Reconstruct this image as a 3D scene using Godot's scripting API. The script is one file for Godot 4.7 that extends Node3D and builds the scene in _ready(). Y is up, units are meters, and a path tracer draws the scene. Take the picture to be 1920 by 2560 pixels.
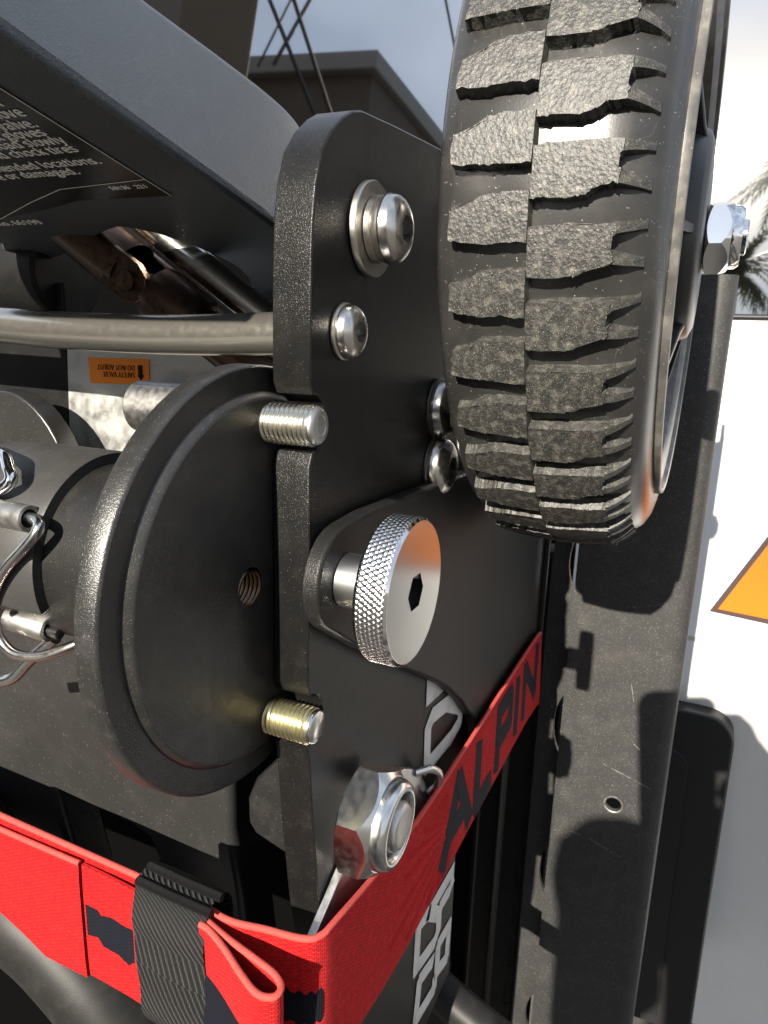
extends Node3D

# ------------------------------------------------------------------ mesh builder
class Mb:
	var v := PackedVector3Array()
	var n := PackedVector3Array()
	var t := PackedVector2Array()

	func tri(a: Vector3, b: Vector3, c: Vector3, na: Vector3, nb: Vector3, nc: Vector3, ta := Vector2.ZERO, tb := Vector2.ZERO, tc := Vector2.ZERO) -> void:
		var g := (b - a).cross(c - a)
		if g.length_squared() < 1e-22:
			return
		if g.dot(na + nb + nc) > 0.0:
			v.append_array([a, c, b]); n.append_array([na, nc, nb]); t.append_array([ta, tc, tb])
		else:
			v.append_array([a, b, c]); n.append_array([na, nb, nc]); t.append_array([ta, tb, tc])

	func quad(a: Vector3, b: Vector3, c: Vector3, d: Vector3, na: Vector3, nb: Vector3, nc: Vector3, nd: Vector3, ta := Vector2.ZERO, tb := Vector2.ZERO, tc := Vector2.ZERO, td := Vector2.ZERO) -> void:
		tri(a, b, c, na, nb, nc, ta, tb, tc)
		tri(a, c, d, na, nc, nd, ta, tc, td)

	func flat(a: Vector3, b: Vector3, c: Vector3, d: Vector3, nn: Vector3) -> void:
		quad(a, b, c, d, nn, nn, nn, nn, Vector2(0, 0), Vector2(1, 0), Vector2(1, 1), Vector2(0, 1))

	# grid of points rows x cols; normals from differences; out_hint decides their side
	func grid(p: PackedVector3Array, rows: int, cols: int, loop_cols: bool, out_hint: Callable, uvs := PackedVector2Array()) -> void:
		var nn := PackedVector3Array()
		nn.resize(p.size())
		for r in rows:
			for c in cols:
				var r0 := maxi(r - 1, 0)
				var r1 := mini(r + 1, rows - 1)
				var c0 := (c - 1 + cols) % cols if loop_cols else maxi(c - 1, 0)
				var c1 := (c + 1) % cols if loop_cols else mini(c + 1, cols - 1)
				var g := (p[r1 * cols + c] - p[r0 * cols + c]).cross(p[r * cols + c1] - p[r * cols + c0])
				if g.length_squared() < 1e-26:
					g = out_hint.call(p[r * cols + c])
				g = g.normalized()
				if g.dot(out_hint.call(p[r * cols + c])) < 0.0:
					g = -g
				nn[r * cols + c] = g
		for r in rows - 1:
			for c in (cols if loop_cols else cols - 1):
				var d := (c + 1) % cols
				var i := r * cols + c
				var j := r * cols + d
				var k := (r + 1) * cols + d
				var l := (r + 1) * cols + c
				if uvs.size():
					quad(p[i], p[j], p[k], p[l], nn[i], nn[j], nn[k], nn[l], uvs[i], uvs[j], uvs[k], uvs[l])
				else:
					quad(p[i], p[j], p[k], p[l], nn[i], nn[j], nn[k], nn[l])

	# outline in (ax, ay), height h0..h1 along ah, chamfer at both ends
	func prism(o: PackedVector2Array, h0: float, h1: float, bev: float, org: Vector3, ax: Vector3, ay: Vector3, ah: Vector3, smooth_deg := 35.0, bev0 := -1.0) -> void:
		if bev0 < 0.0:
			bev0 = bev
		var m := o.size()
		var area := 0.0
		for i in m:
			area += o[i].cross(o[(i + 1) % m])
		if area < 0.0:
			o = o.duplicate()
			o.reverse()
		var en := []      # outward edge normals
		for i in m:
			var e := (o[(i + 1) % m] - o[i]).normalized()
			en.append(Vector2(e.y, -e.x))
		var inset := func(b: float) -> PackedVector2Array:
			var q := PackedVector2Array()
			for i in m:
				var a: Vector2 = en[(i - 1 + m) % m]
				var c: Vector2 = en[i]
				var s := (a + c).normalized()
				q.append(o[i] - s * b / maxf(0.45, s.dot(c)))
			return q
		var P := func(p: Vector2, h: float) -> Vector3: return org + ax * p.x + ay * p.y + ah * h
		var D := func(p: Vector2, h: float) -> Vector3: return (ax * p.x + ay * p.y + ah * h).normalized()
		var i0: PackedVector2Array = inset.call(bev0) if bev0 > 0.0 else o
		var i1: PackedVector2Array = inset.call(bev) if bev > 0.0 else o
		var ix := Geometry2D.triangulate_polygon(o)
		for k in range(0, ix.size(), 3):
			tri(P.call(i1[ix[k]], h1), P.call(i1[ix[k + 1]], h1), P.call(i1[ix[k + 2]], h1), ah, ah, ah, o[ix[k]], o[ix[k + 1]], o[ix[k + 2]])
			tri(P.call(i0[ix[k]], h0), P.call(i0[ix[k + 1]], h0), P.call(i0[ix[k + 2]], h0), -ah, -ah, -ah, o[ix[k]], o[ix[k + 1]], o[ix[k + 2]])
		var run := 0.0
		for i in m:
			var j := (i + 1) % m
			var na: Vector2 = en[i]
			var nb: Vector2 = en[i]
			var pr: Vector2 = en[(i - 1 + m) % m]
			var nx: Vector2 = en[j]
			if absf(rad_to_deg(pr.angle_to(en[i]))) < smooth_deg:
				na = (pr + en[i]).normalized()
			if absf(rad_to_deg(nx.angle_to(en[i]))) < smooth_deg:
				nb = (nx + en[i]).normalized()
			var NA: Vector3 = D.call(na, 0.0)
			var NB: Vector3 = D.call(nb, 0.0)
			var ln := o[i].distance_to(o[j])
			quad(P.call(o[i], h0 + bev0), P.call(o[j], h0 + bev0), P.call(o[j], h1 - bev), P.call(o[i], h1 - bev), NA, NB, NB, NA, Vector2(run, 0), Vector2(run + ln, 0), Vector2(run + ln, h1 - h0), Vector2(run, h1 - h0))
			if bev > 0.0:
				quad(P.call(o[i], h1 - bev), P.call(o[j], h1 - bev), P.call(i1[j], h1), P.call(i1[i], h1), NA, NB, D.call(nb * 0.35, 1.0), D.call(na * 0.35, 1.0))
			if bev0 > 0.0:
				quad(P.call(o[i], h0 + bev0), P.call(o[j], h0 + bev0), P.call(i0[j], h0), P.call(i0[i], h0), NA, NB, D.call(nb * 0.35, -1.0), D.call(na * 0.35, -1.0))
			run += ln

	func prism_x(o: PackedVector2Array, x0: float, x1: float, bev: float, smooth_deg := 35.0) -> void:   # outline (z, y)
		prism(o, x0, x1, bev, Vector3.ZERO, Vector3(0, 0, 1), Vector3(0, 1, 0), Vector3(1, 0, 0), smooth_deg)

	func prism_z(o: PackedVector2Array, z0: float, z1: float, bev: float, smooth_deg := 35.0) -> void:   # outline (x, y)
		prism(o, z0, z1, bev, Vector3.ZERO, Vector3(1, 0, 0), Vector3(0, 1, 0), Vector3(0, 0, 1), smooth_deg)

	func box(c: Vector3, s: Vector3, bev := 0.0, b := Basis()) -> void:
		var o := PackedVector2Array([Vector2(-s.x, -s.y) * 0.5, Vector2(s.x, -s.y) * 0.5, Vector2(s.x, s.y) * 0.5, Vector2(-s.x, s.y) * 0.5])
		prism(o, -s.z * 0.5, s.z * 0.5, bev, c, b.x, b.y, b.z)

	# profile of (h, r) turned round the axis ah through org
	func lathe(pf: PackedVector2Array, segs: int, org := Vector3.ZERO, ah := Vector3(1, 0, 0), smooth_deg := 40.0, a0 := 0.0, a1 := TAU) -> void:
		var up := Vector3(0, 1, 0) if absf(ah.y) < 0.9 else Vector3(0, 0, 1)
		var e1 := ah.cross(up).normalized()
		var e2 := ah.cross(e1).normalized()
		var m := pf.size()
		var sn := []
		for i in m - 1:
			var d := (pf[i + 1] - pf[i]).normalized()
			sn.append(Vector2(-d.y, d.x))
		var run := 0.0
		for i in m - 1:
			var na: Vector2 = sn[i]
			var nb: Vector2 = sn[i]
			if i > 0 and absf(rad_to_deg((sn[i - 1] as Vector2).angle_to(sn[i]))) < smooth_deg:
				na = (sn[i - 1] + sn[i]).normalized()
			if i < m - 2 and absf(rad_to_deg((sn[i + 1] as Vector2).angle_to(sn[i]))) < smooth_deg:
				nb = (sn[i + 1] + sn[i]).normalized()
			var ln := pf[i].distance_to(pf[i + 1])
			for k in segs:
				var f0 := a0 + (a1 - a0) * k / segs
				var f1 := a0 + (a1 - a0) * (k + 1) / segs
				var d0 := e1 * cos(f0) + e2 * sin(f0)
				var d1 := e1 * cos(f1) + e2 * sin(f1)
				quad(org + ah * pf[i].x + d0 * pf[i].y, org + ah * pf[i].x + d1 * pf[i].y, org + ah * pf[i + 1].x + d1 * pf[i + 1].y, org + ah * pf[i + 1].x + d0 * pf[i + 1].y,
					ah * na.x + d0 * na.y, ah * na.x + d1 * na.y, ah * nb.x + d1 * nb.y, ah * nb.x + d0 * nb.y,
					Vector2(float(k) / segs, run), Vector2(float(k + 1) / segs, run), Vector2(float(k + 1) / segs, run + ln), Vector2(float(k) / segs, run + ln))
			run += ln

	func tube(path: PackedVector3Array, r: float, segs := 14, capped := true, r_end := -1.0) -> void:
		var m := path.size()
		var tg := (path[1] - path[0]).normalized()
		var up := Vector3(0, 1, 0) if absf(tg.y) < 0.9 else Vector3(1, 0, 0)
		var e := tg.cross(up).normalized()
		var rings := []
		var dirs := []
		var run := PackedFloat32Array()
		for i in m:
			var t2 := (path[mini(i + 1, m - 1)] - path[maxi(i - 1, 0)]).normalized()
			e = (e - t2 * e.dot(t2)).normalized()
			var f := t2.cross(e)
			var rr := r if r_end < 0.0 else lerpf(r, r_end, float(i) / (m - 1))
			var ring := PackedVector3Array()
			var dd := PackedVector3Array()
			for k in segs + 1:
				var d := e * cos(TAU * k / segs) + f * sin(TAU * k / segs)
				ring.append(path[i] + d * rr)
				dd.append(d)
			rings.append(ring)
			dirs.append(dd)
			run.append(0.0 if i == 0 else run[i - 1] + path[i].distance_to(path[i - 1]))
		for i in m - 1:
			for k in segs:
				quad(rings[i][k], rings[i][k + 1], rings[i + 1][k + 1], rings[i + 1][k], dirs[i][k], dirs[i][k + 1], dirs[i + 1][k + 1], dirs[i + 1][k],
					Vector2(run[i], float(k) / segs), Vector2(run[i], float(k + 1) / segs), Vector2(run[i + 1], float(k + 1) / segs), Vector2(run[i + 1], float(k) / segs))
		if capped:
			var t0 := (path[0] - path[1]).normalized()
			var t1 := (path[m - 1] - path[m - 2]).normalized()
			for k in segs:
				tri(path[0], rings[0][k], rings[0][k + 1], t0, t0, t0)
				tri(path[m - 1], rings[m - 1][k], rings[m - 1][k + 1], t1, t1, t1)

	# woven band: centre line, width direction at each point, half width, thickness; u runs along it
	func ribbon(path: PackedVector3Array, side: PackedVector3Array, width: PackedFloat32Array, th: float) -> void:
		var m := path.size()
		var nn := PackedVector3Array()
		var run := PackedFloat32Array()
		for i in m:
			var t2 := (path[mini(i + 1, m - 1)] - path[maxi(i - 1, 0)]).normalized()
			nn.append(t2.cross(side[i]).normalized())
			run.append(0.0 if i == 0 else run[i - 1] + path[i].distance_to(path[i - 1]))
		for i in m - 1:
			var j := i + 1
			for s in [1.0, -1.0]:
				var w := 6
				for k in w:
					var f0 := lerpf(-1.0, 1.0, float(k) / w)
					var f1 := lerpf(-1.0, 1.0, float(k + 1) / w)
					var c0 := th * 0.5 * (1.0 - 0.35 * f0 ** 6)
					var c1 := th * 0.5 * (1.0 - 0.35 * f1 ** 6)
					quad(path[i] + side[i] * f0 * width[i] + nn[i] * s * c0, path[j] + side[j] * f0 * width[j] + nn[j] * s * c0, path[j] + side[j] * f1 * width[j] + nn[j] * s * c1, path[i] + side[i] * f1 * width[i] + nn[i] * s * c1,
						nn[i] * s, nn[j] * s, nn[j] * s, nn[i] * s,
						Vector2(run[i], f0 * width[i]), Vector2(run[j], f0 * width[j]), Vector2(run[j], f1 * width[j]), Vector2(run[i], f1 * width[i]))
				var e := th * 0.5 * 0.65
				quad(path[i] + side[i] * s * width[i] - nn[i] * e, path[j] + side[j] * s * width[j] - nn[j] * e, path[j] + side[j] * s * width[j] + nn[j] * e, path[i] + side[i] * s * width[i] + nn[i] * e,
					side[i] * s, side[j] * s, side[j] * s, side[i] * s, Vector2(run[i], 0), Vector2(run[j], 0), Vector2(run[j], th), Vector2(run[i], th))
		for i in [0, m - 1]:
			var d := (path[0] - path[1]).normalized() if i == 0 else (path[m - 1] - path[m - 2]).normalized()
			flat(path[i] - side[i] * width[i] - nn[i] * th * 0.3, path[i] + side[i] * width[i] - nn[i] * th * 0.3, path[i] + side[i] * width[i] + nn[i] * th * 0.3, path[i] - side[i] * width[i] + nn[i] * th * 0.3, d)

	# screw thread round +X
	func thread(r_out: float, depth: float, pitch: float, x0: float, x1: float, inside := false) -> void:
		var segs := 40
		var rows := int((x1 - x0) / pitch * 10.0) + 1
		var p := PackedVector3Array()
		for r in rows:
			var x := lerpf(x0, x1, float(r) / (rows - 1))
			for k in segs:
				var a := TAU * k / segs
				var ph := fposmod(x / pitch - a / TAU, 1.0)
				var h := clampf(1.0 - absf(ph - 0.5) * 2.0, 0.0, 1.0)
				h = clampf((h - 0.12) / 0.72, 0.0, 1.0)
				var end := clampf(minf(x - x0, x1 - x) / (pitch * 0.6), 0.0, 1.0) if not inside else 1.0
				var rr := r_out - depth * (1.0 - h * end)
				p.append(Vector3(x, cos(a) * rr, sin(a) * rr))
		grid(p, rows, segs, true, func(q: Vector3) -> Vector3: return Vector3(0, -q.y, -q.z) if inside else Vector3(0, q.y, q.z))

	func mesh() -> ArrayMesh:
		var a := []
		a.resize(Mesh.ARRAY_MAX)
		a[Mesh.ARRAY_VERTEX] = v
		a[Mesh.ARRAY_NORMAL] = n
		a[Mesh.ARRAY_TEX_UV] = t
		var m := ArrayMesh.new()
		m.add_surface_from_arrays(Mesh.PRIMITIVE_TRIANGLES, a)
		return m

# ------------------------------------------------------------------ naming helpers
var used := {}

func numbered(called: String) -> String:
	var k: int = used.get(called, 0)
	used[called] = k + 1
	return called if k == 0 else "%s_%03d" % [called, k]

func thing(called: String, label: String, category: String, at := Vector3.ZERO, group := "") -> Node3D:
	var o := Node3D.new()
	o.name = numbered(called)
	add_child(o)
	o.position = at
	tag(o, label, category, group)
	return o

func tag(o: Node, label: String, category: String, group := "") -> void:
	o.set_meta("label", label)
	o.set_meta("category", category)
	if group:
		o.set_meta("group", group)

func part(called: String, what, m: Material, parent: Node, label := "", at := Vector3.ZERO) -> MeshInstance3D:
	var o := MeshInstance3D.new()
	o.name = called
	o.mesh = what.mesh() if what is Mb else what
	o.material_override = m
	parent.add_child(o, true)
	o.position = at
	if label:
		o.set_meta("label", label)
	return o

func struct(called: String, what, m: Material) -> MeshInstance3D:
	var o := part(called, what, m, self)
	o.set_meta("kind", "structure")
	return o

func pts(a: Array) -> PackedVector2Array:
	var o := PackedVector2Array()
	for i in range(0, a.size(), 2):
		o.append(Vector2(a[i], a[i + 1]))
	return o

func pts3(a: Array) -> PackedVector3Array:
	var o := PackedVector3Array()
	for i in range(0, a.size(), 3):
		o.append(Vector3(a[i], a[i + 1], a[i + 2]))
	return o

func smooth_path(a: PackedVector3Array, per := 8) -> PackedVector3Array:
	var o := PackedVector3Array()
	var m := a.size()
	for i in m - 1:
		for k in per:
			o.append(a[i].cubic_interpolate(a[i + 1], a[maxi(i - 1, 0)], a[mini(i + 2, m - 1)], float(k) / per))
	o.append(a[m - 1])
	return o

func disc_outline(cx: float, cy: float, rx: float, ry: float, k := 32) -> PackedVector2Array:
	var o := PackedVector2Array()
	for i in k:
		o.append(Vector2(cx + cos(TAU * i / k) * rx, cy + sin(TAU * i / k) * ry))
	return o

# ------------------------------------------------------------------ textures and materials
var rng := RandomNumberGenerator.new()

func noise(seed_: int, freq: float, kind := FastNoiseLite.TYPE_SIMPLEX, oct := 3, size := 512) -> NoiseTexture2D:
	var f := FastNoiseLite.new()
	f.seed = seed_
	f.frequency = freq
	f.noise_type = kind
	f.fractal_octaves = oct
	if oct < 2:
		f.fractal_type = FastNoiseLite.FRACTAL_NONE
	var t := NoiseTexture2D.new()
	t.width = size
	t.height = size
	t.seamless = true
	t.noise = f
	return t

# paint with settled dust: cloudy tone, thousands of small pale specks, a few short hairs and scratches
func dusty(seed_: int, base: Color, dust: Color, cloud: float, specks: int, hairs: int, size := 1024, waves := 6.0) -> ImageTexture:
	rng.seed = seed_
	var f := FastNoiseLite.new()
	f.seed = seed_
	f.frequency = waves / size
	f.fractal_octaves = 6
	f.fractal_gain = 0.6
	var src := f.get_seamless_image(size, size).get_data()
	var lut := PackedByteArray()
	for i in 256:
		var k := clampf((i / 255.0 - 0.3) * 1.6, 0.0, 1.0)
		var c := base.lerp(dust, k * k * cloud).linear_to_srgb()
		lut.append_array([c.r8, c.g8, c.b8])
	var by := PackedByteArray()
	by.resize(size * size * 3)
	var j := 0
	for i in size * size:
		var q := src[i] * 3
		by[j] = lut[q]
		by[j + 1] = lut[q + 1]
		by[j + 2] = lut[q + 2]
		j += 3
	var im := Image.create_from_data(size, size, false, Image.FORMAT_RGB8, by)
	for i in specks:
		var x := rng.randi_range(0, size - 3)
		var y := rng.randi_range(0, size - 3)
		var s := rng.randf()
		var c := base.lerp(dust, 0.3 + 0.9 * s * s).linear_to_srgb()
		im.set_pixel(x, y, c)
		if s > 0.6:
			im.set_pixel(x + 1, y, c)
		if s > 0.75:
			im.set_pixel(x, y + 1, c)
			im.set_pixel(x + 1, y + 1, c)
		if s > 0.95:
			im.set_pixel(x + 2, y + 1, c)
			im.set_pixel(x + 1, y + 2, c)
	for i in hairs:
		var p := Vector2(rng.randf() * size, rng.randf() * size)
		var a := rng.randf() * TAU
		var c := base.lerp(dust, rng.randf_range(0.2, 0.5)).linear_to_srgb()
		for k in rng.randi_range(8, 40):
			im.set_pixel(posmod(int(p.x), size), posmod(int(p.y), size), c)
			p += Vector2(cos(a), sin(a))
			a += rng.randf_range(-0.25, 0.25)
	return ImageTexture.create_from_image(im)

func mat(col: Color, rough: float, metal := 0.0) -> StandardMaterial3D:
	var m := StandardMaterial3D.new()
	m.albedo_color = col.linear_to_srgb()
	m.roughness = rough
	m.metallic = metal
	return m

func tri_map(m: StandardMaterial3D, per_metre: float) -> StandardMaterial3D:
	m.uv1_triplanar = true
	m.uv1_scale = Vector3.ONE * per_metre
	return m

func relief(m: StandardMaterial3D, t: Texture2D, cm: float) -> StandardMaterial3D:
	m.heightmap_enabled = true
	m.heightmap_texture = t
	m.heightmap_scale = cm
	return m

var M := {}

func make_materials() -> void:
	var grain := noise(11, 0.12, FastNoiseLite.TYPE_SIMPLEX, 2, 1024)
	var fine := noise(12, 0.2, FastNoiseLite.TYPE_SIMPLEX, 2)
	var pits := noise(13, 0.05, FastNoiseLite.TYPE_CELLULAR, 3)
	var rough_tex := noise(14, 0.012, FastNoiseLite.TYPE_SIMPLEX, 5)
	var rg := Gradient.new()
	rg.set_color(0, Color(0.38, 0.38, 0.38))
	rg.set_color(1, Color(0.66, 0.66, 0.66))
	rough_tex.color_ramp = rg
	var coat := func(seed_: int, base: float, dust: float, cloud: float, specks: int, hairs: int, rough: float, bump: float, per := 12.0) -> StandardMaterial3D:
		var m := mat(Color.WHITE, rough)
		m.albedo_texture = dusty(seed_, Color(base * 1.02, base, base * 0.97), Color(dust, dust * 0.92, dust * 0.78), cloud, specks, hairs)
		relief(m, grain, bump)
		return tri_map(m, per)
	M.plate = coat.call(21, 0.008, 0.3, 0.02, 1000, 16, 0.28, 0.0075, 15.0)
	M.disc = coat.call(22, 0.010, 0.22, 0.05, 600, 6, 0.32, 0.007, 15.0)
	M.tube = coat.call(23, 0.011, 0.26, 0.05, 1500, 6, 0.4, 0.007)
	M.arm_paint = coat.call(24, 0.066, 0.35, 0.08, 2200, 6, 0.36, 0.022)
	M.arm_paint.albedo_color = Color(0.86, 0.93, 1.0)
	M.swing = coat.call(25, 0.012, 0.14, 0.06, 2500, 0, 0.42, 0.014)
	M.channel = coat.call(26, 0.026, 0.24, 0.07, 14000, 40, 0.5, 0.005, 6.0)
	M.frame = coat.call(27, 0.022, 0.16, 0.05, 3000, 14, 0.3, 0.002, 7.0)
	M.pipe = coat.call(28, 0.012, 0.12, 0.12, 900, 0, 0.46, 0.003)
	M.pipe.metallic_specular = 0.32
	M.black_hollow = mat(Color(0.002, 0.002, 0.002), 0.9)  # almost black, stands for shade inside hollows and gaps
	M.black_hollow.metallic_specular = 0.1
	M.plastic = mat(Color(0.016, 0.016, 0.016), 0.45)
	M.deep = coat.call(29, 0.008, 0.12, 0.08, 1400, 20, 0.5, 0.005)
	M.plate.metallic_specular = 0.34
	M.disc.metallic_specular = 0.42
	M.swing.metallic_specular = 0.36
	M.deep.metallic_specular = 0.3
	M.plastic.metallic_specular = 0.4
	M.worn = coat.call(37, 0.016, 0.4, 0.06, 2500, 12, 0.32, 0.009, 16.0)  # edge wear, also lightened so the bevels look sunlit
	var metal := func(col: Color, rough: float, bump: float, per := 30.0) -> StandardMaterial3D:
		var m := mat(col, rough, 1.0)
		m.roughness_texture = rough_tex
		m.roughness = rough * 2.0
		relief(m, fine, bump * 0.4)
		return tri_map(m, per)
	M.stainless = metal.call(Color(0.55, 0.53, 0.5), 0.24, 0.0012)
	M.washer = metal.call(Color(0.42, 0.4, 0.36), 0.34, 0.003)
	M.zinc = metal.call(Color(0.6, 0.6, 0.59), 0.22, 0.001)
	M.zinc_dull = metal.call(Color(0.42, 0.41, 0.39), 0.42, 0.003)
	M.yellow_zinc = metal.call(Color(0.66, 0.6, 0.36), 0.3, 0.002)
	M.warm_zinc = metal.call(Color(0.58, 0.55, 0.46), 0.26, 0.002)
	M.chrome = mat(Color(0.75, 0.75, 0.75), 0.08, 1.0)
	M.dusty_chrome = metal.call(Color(0.6, 0.57, 0.52), 0.2, 0.001)
	M.shank = mat(Color(0.8, 0.8, 0.79), 0.3, 1.0)
	M.rod = metal.call(Color(0.5, 0.475, 0.42), 0.2, 0.001)
	M.rod.metallic = 0.9
	M.band = coat.call(39, 0.032, 0.25, 0.08, 2000, 10, 0.45, 0.003)
	M.scratch = mat(Color(0.16, 0.15, 0.13), 0.7)
	M.knurl = mat(Color(0.72, 0.72, 0.72), 0.22, 1.0)
	M.turned = mat(Color(0.31, 0.31, 0.305), 0.2, 1.0)
	M.bronze = metal.call(Color(0.13, 0.085, 0.06), 0.3, 0.004)
	M.alloy = metal.call(Color(0.6, 0.6, 0.57), 0.5, 0.006, 14.0)
	M.bare_edge = metal.call(Color(0.7, 0.7, 0.68), 0.35, 0.002)
	# turned rings on the knob face
	var ring := Image.create_empty(256, 4, false, Image.FORMAT_RGB8)
	rng.seed = 5
	for x in 256:
		var g := rng.randf()
		for y in 4:
			ring.set_pixel(x, y, Color(g, g, g))
	M.turned.anisotropy_enabled = true
	M.turned.anisotropy = 0.5
	# rubber
	M.rubber = coat.call(31, 0.02, 0.34, 0.06, 2200, 70, 0.27, 0.0012, 7.0)
	M.block = mat(Color.WHITE, 0.5)
	M.block.albedo_texture = dusty(32, Color(0.019, 0.019, 0.018), Color(0.7, 0.65, 0.54), 0.13, 12000, 60, 1024, 9.0)
	relief(M.block, pits, 0.022)
	tri_map(M.block, 24.0)
	M.rim = coat.call(33, 0.02, 0.2, 0.1, 700, 30, 0.36, 0.001, 7.0)
	M.rim_lip = coat.call(34, 0.05, 0.4, 0.5, 2500, 30, 0.28, 0.001, 7.0)
	# woven polyester: u along, v across, in metres
	var wn := FastNoiseLite.new()
	wn.seed = 61
	wn.frequency = 0.012
	wn.fractal_octaves = 3
	var ws := 1024
	var wb := PackedByteArray()
	wb.resize(ws * ws * 3)
	var hb := PackedByteArray()
	hb.resize(ws * ws)
	rng.seed = 62
	var warp := PackedFloat32Array()
	var weft := PackedFloat32Array()
	for i in 64:
		warp.append(rng.randf_range(0.7, 1.0))
		weft.append(rng.randf_range(0.75, 1.0))
	var blot := wn.get_seamless_image(ws, ws).get_data()
	var j := 0
	for y in ws:
		var ty := y / 16
		var fy := sin((y % 16 + 0.5) / 16.0 * PI)
		for x in ws:
			var tx := x / 16
			var g: float
			if (tx + ty * 2) % 4 < 2:
				g = sqrt(fy) * weft[ty]
			else:
				g = sqrt(sin((x % 16 + 0.5) / 16.0 * PI)) * warp[tx] * 0.85
			hb[y * ws + x] = int(40 + 200 * g)
			var k := clampf(0.1 + g * (0.55 + 0.5 * blot[y * ws + x] / 255.0), 0.0, 1.15)
			wb[j] = int(clampf(95.0 + 140.0 * k, 0, 255))
			wb[j + 1] = int(4 + 30 * k * k)
			wb[j + 2] = int(8 + 26 * k * k)
			j += 3
	var weave_tex := ImageTexture.create_from_image(Image.create_from_data(ws, ws, false, Image.FORMAT_L8, hb))
	M.red = mat(Color.WHITE, 0.8)
	M.red.albedo_texture = ImageTexture.create_from_image(Image.create_from_data(ws, ws, false, Image.FORMAT_RGB8, wb))
	M.red.metallic_specular = 0.25
	M.red.uv1_scale = Vector3(18, 18, 1)
	relief(M.red, weave_tex, 0.05)
	M.red.rim_enabled = true
	M.red.rim = 0.1
	M.red.rim_tint = 0.8
	M.red.backlight_enabled = true
	M.red.backlight = Color(0.5, 0.01, 0.012)
	M.strap_shade = mat(Color(0.34, 0.006, 0.008), 0.85)  # strap red darkened for the painted shadow streaks
	M.strap_shade.metallic_specular = 0.25
	M.red_edge = relief(tri_map(mat(Color(0.6, 0.09, 0.075), 0.85), 60.0), fine, 0.03)
	M.red_edge.metallic_specular = 0.25
	M.print = mat(Color(0.012, 0.012, 0.016), 0.8)
	M.print.metallic_specular = 0.3
	var rib := Image.create_empty(128, 128, false, Image.FORMAT_RGB8)
	var rib_c := Image.create_empty(128, 128, false, Image.FORMAT_RGB8)
	rng.seed = 71
	for y in 128:
		for x in 128:
			var a := 0.5 + 0.5 * sin((x + y) / 128.0 * TAU * 4.0)
			var b := 0.5 + 0.5 * sin((x * 2 - y * 2) / 128.0 * TAU * 6.0)
			var g := clampf(a * (0.7 + 0.3 * b), 0, 1)
			rib.set_pixel(x, y, Color(g, g, g))
			var t := 0.006 + 0.05 * pow(g, 3.0) + (0.05 if rng.randf() > 0.985 else 0.0)
			rib_c.set_pixel(x, y, Color(t, t, t).linear_to_srgb())
	M.elastic = mat(Color.WHITE, 0.7)
	M.elastic.albedo_texture = ImageTexture.create_from_image(rib_c)
	M.elastic.uv1_scale = Vector3(85, 85, 1)
	relief(M.elastic, ImageTexture.create_from_image(rib), 0.07)
	M.elastic.metallic_specular = 0.35
	M.print_weave = relief(mat(Color(0.007, 0.008, 0.013), 0.85), weave_tex, 0.05)
	M.print_weave.metallic_specular = 0.25
	M.print_weave.uv1_scale = Vector3(18, 18, 1)
	M.white_print = coat.call(36, 0.5, 0.25, 0.6, 900, 6, 0.5, 0.0005, 9.0)
	M.label_text = mat(Color(0.9, 0.88, 0.82), 0.5)
	M.label = mat(Color(0.012, 0.012, 0.012), 0.22)
	M.orange = mat(Color(1.0, 0.27, 0.008), 0.6)
	M.amber = mat(Color(0.55, 0.14, 0.0), 0.5)
	M.dark_print = mat(Color(0.05, 0.03, 0.028), 0.5)
	M.white_paint = mat(Color.WHITE, 0.35)
	M.white_paint.albedo_texture = dusty(38, Color(0.78, 0.78, 0.77), Color(0.3, 0.28, 0.24), 0.05, 60, 4)
	tri_map(M.white_paint, 3.0)
	M.white_paint.clearcoat_enabled = true
	M.white_paint.clearcoat = 0.6
	M.white_paint.clearcoat_roughness = 0.08
	M.glass = mat(Color(0.6, 0.6, 0.6), 0.02, 1.0)
	M.stucco = relief(tri_map(mat(Color(0.12, 0.1, 0.085), 0.9), 0.5), grain, 2.0)
	M.fascia = mat(Color(0.19, 0.19, 0.185), 0.8)
	M.wood_dark = mat(Color(0.09, 0.07, 0.05), 0.85)
	M.pole = mat(Color(0.03, 0.03, 0.03), 0.6)
	M.trunk = mat(Color(0.16, 0.12, 0.08), 0.9)
	M.frond = mat(Color(0.05, 0.07, 0.03), 0.6)
	M.frond.backlight_enabled = true
	M.frond.backlight = Color(0.1, 0.14, 0.03)
	M.wall_beige = relief(tri_map(mat(Color(0.45, 0.4, 0.32), 0.9), 0.4), grain, 1.0)
	var gm := mat(Color.WHITE, 0.9)
	gm.albedo_texture = dusty(40, Color(0.09, 0.083, 0.073), Color(0.2, 0.18, 0.15), 0.6, 9000, 0)
	gm.uv1_scale = Vector3(0.5, 0.5, 0.5)
	gm.uv1_triplanar = true
	M.ground = gm

# ------------------------------------------------------------------ the scene
const CAM := Vector3(0.1126, 0.9796, 0.1955)

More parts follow.
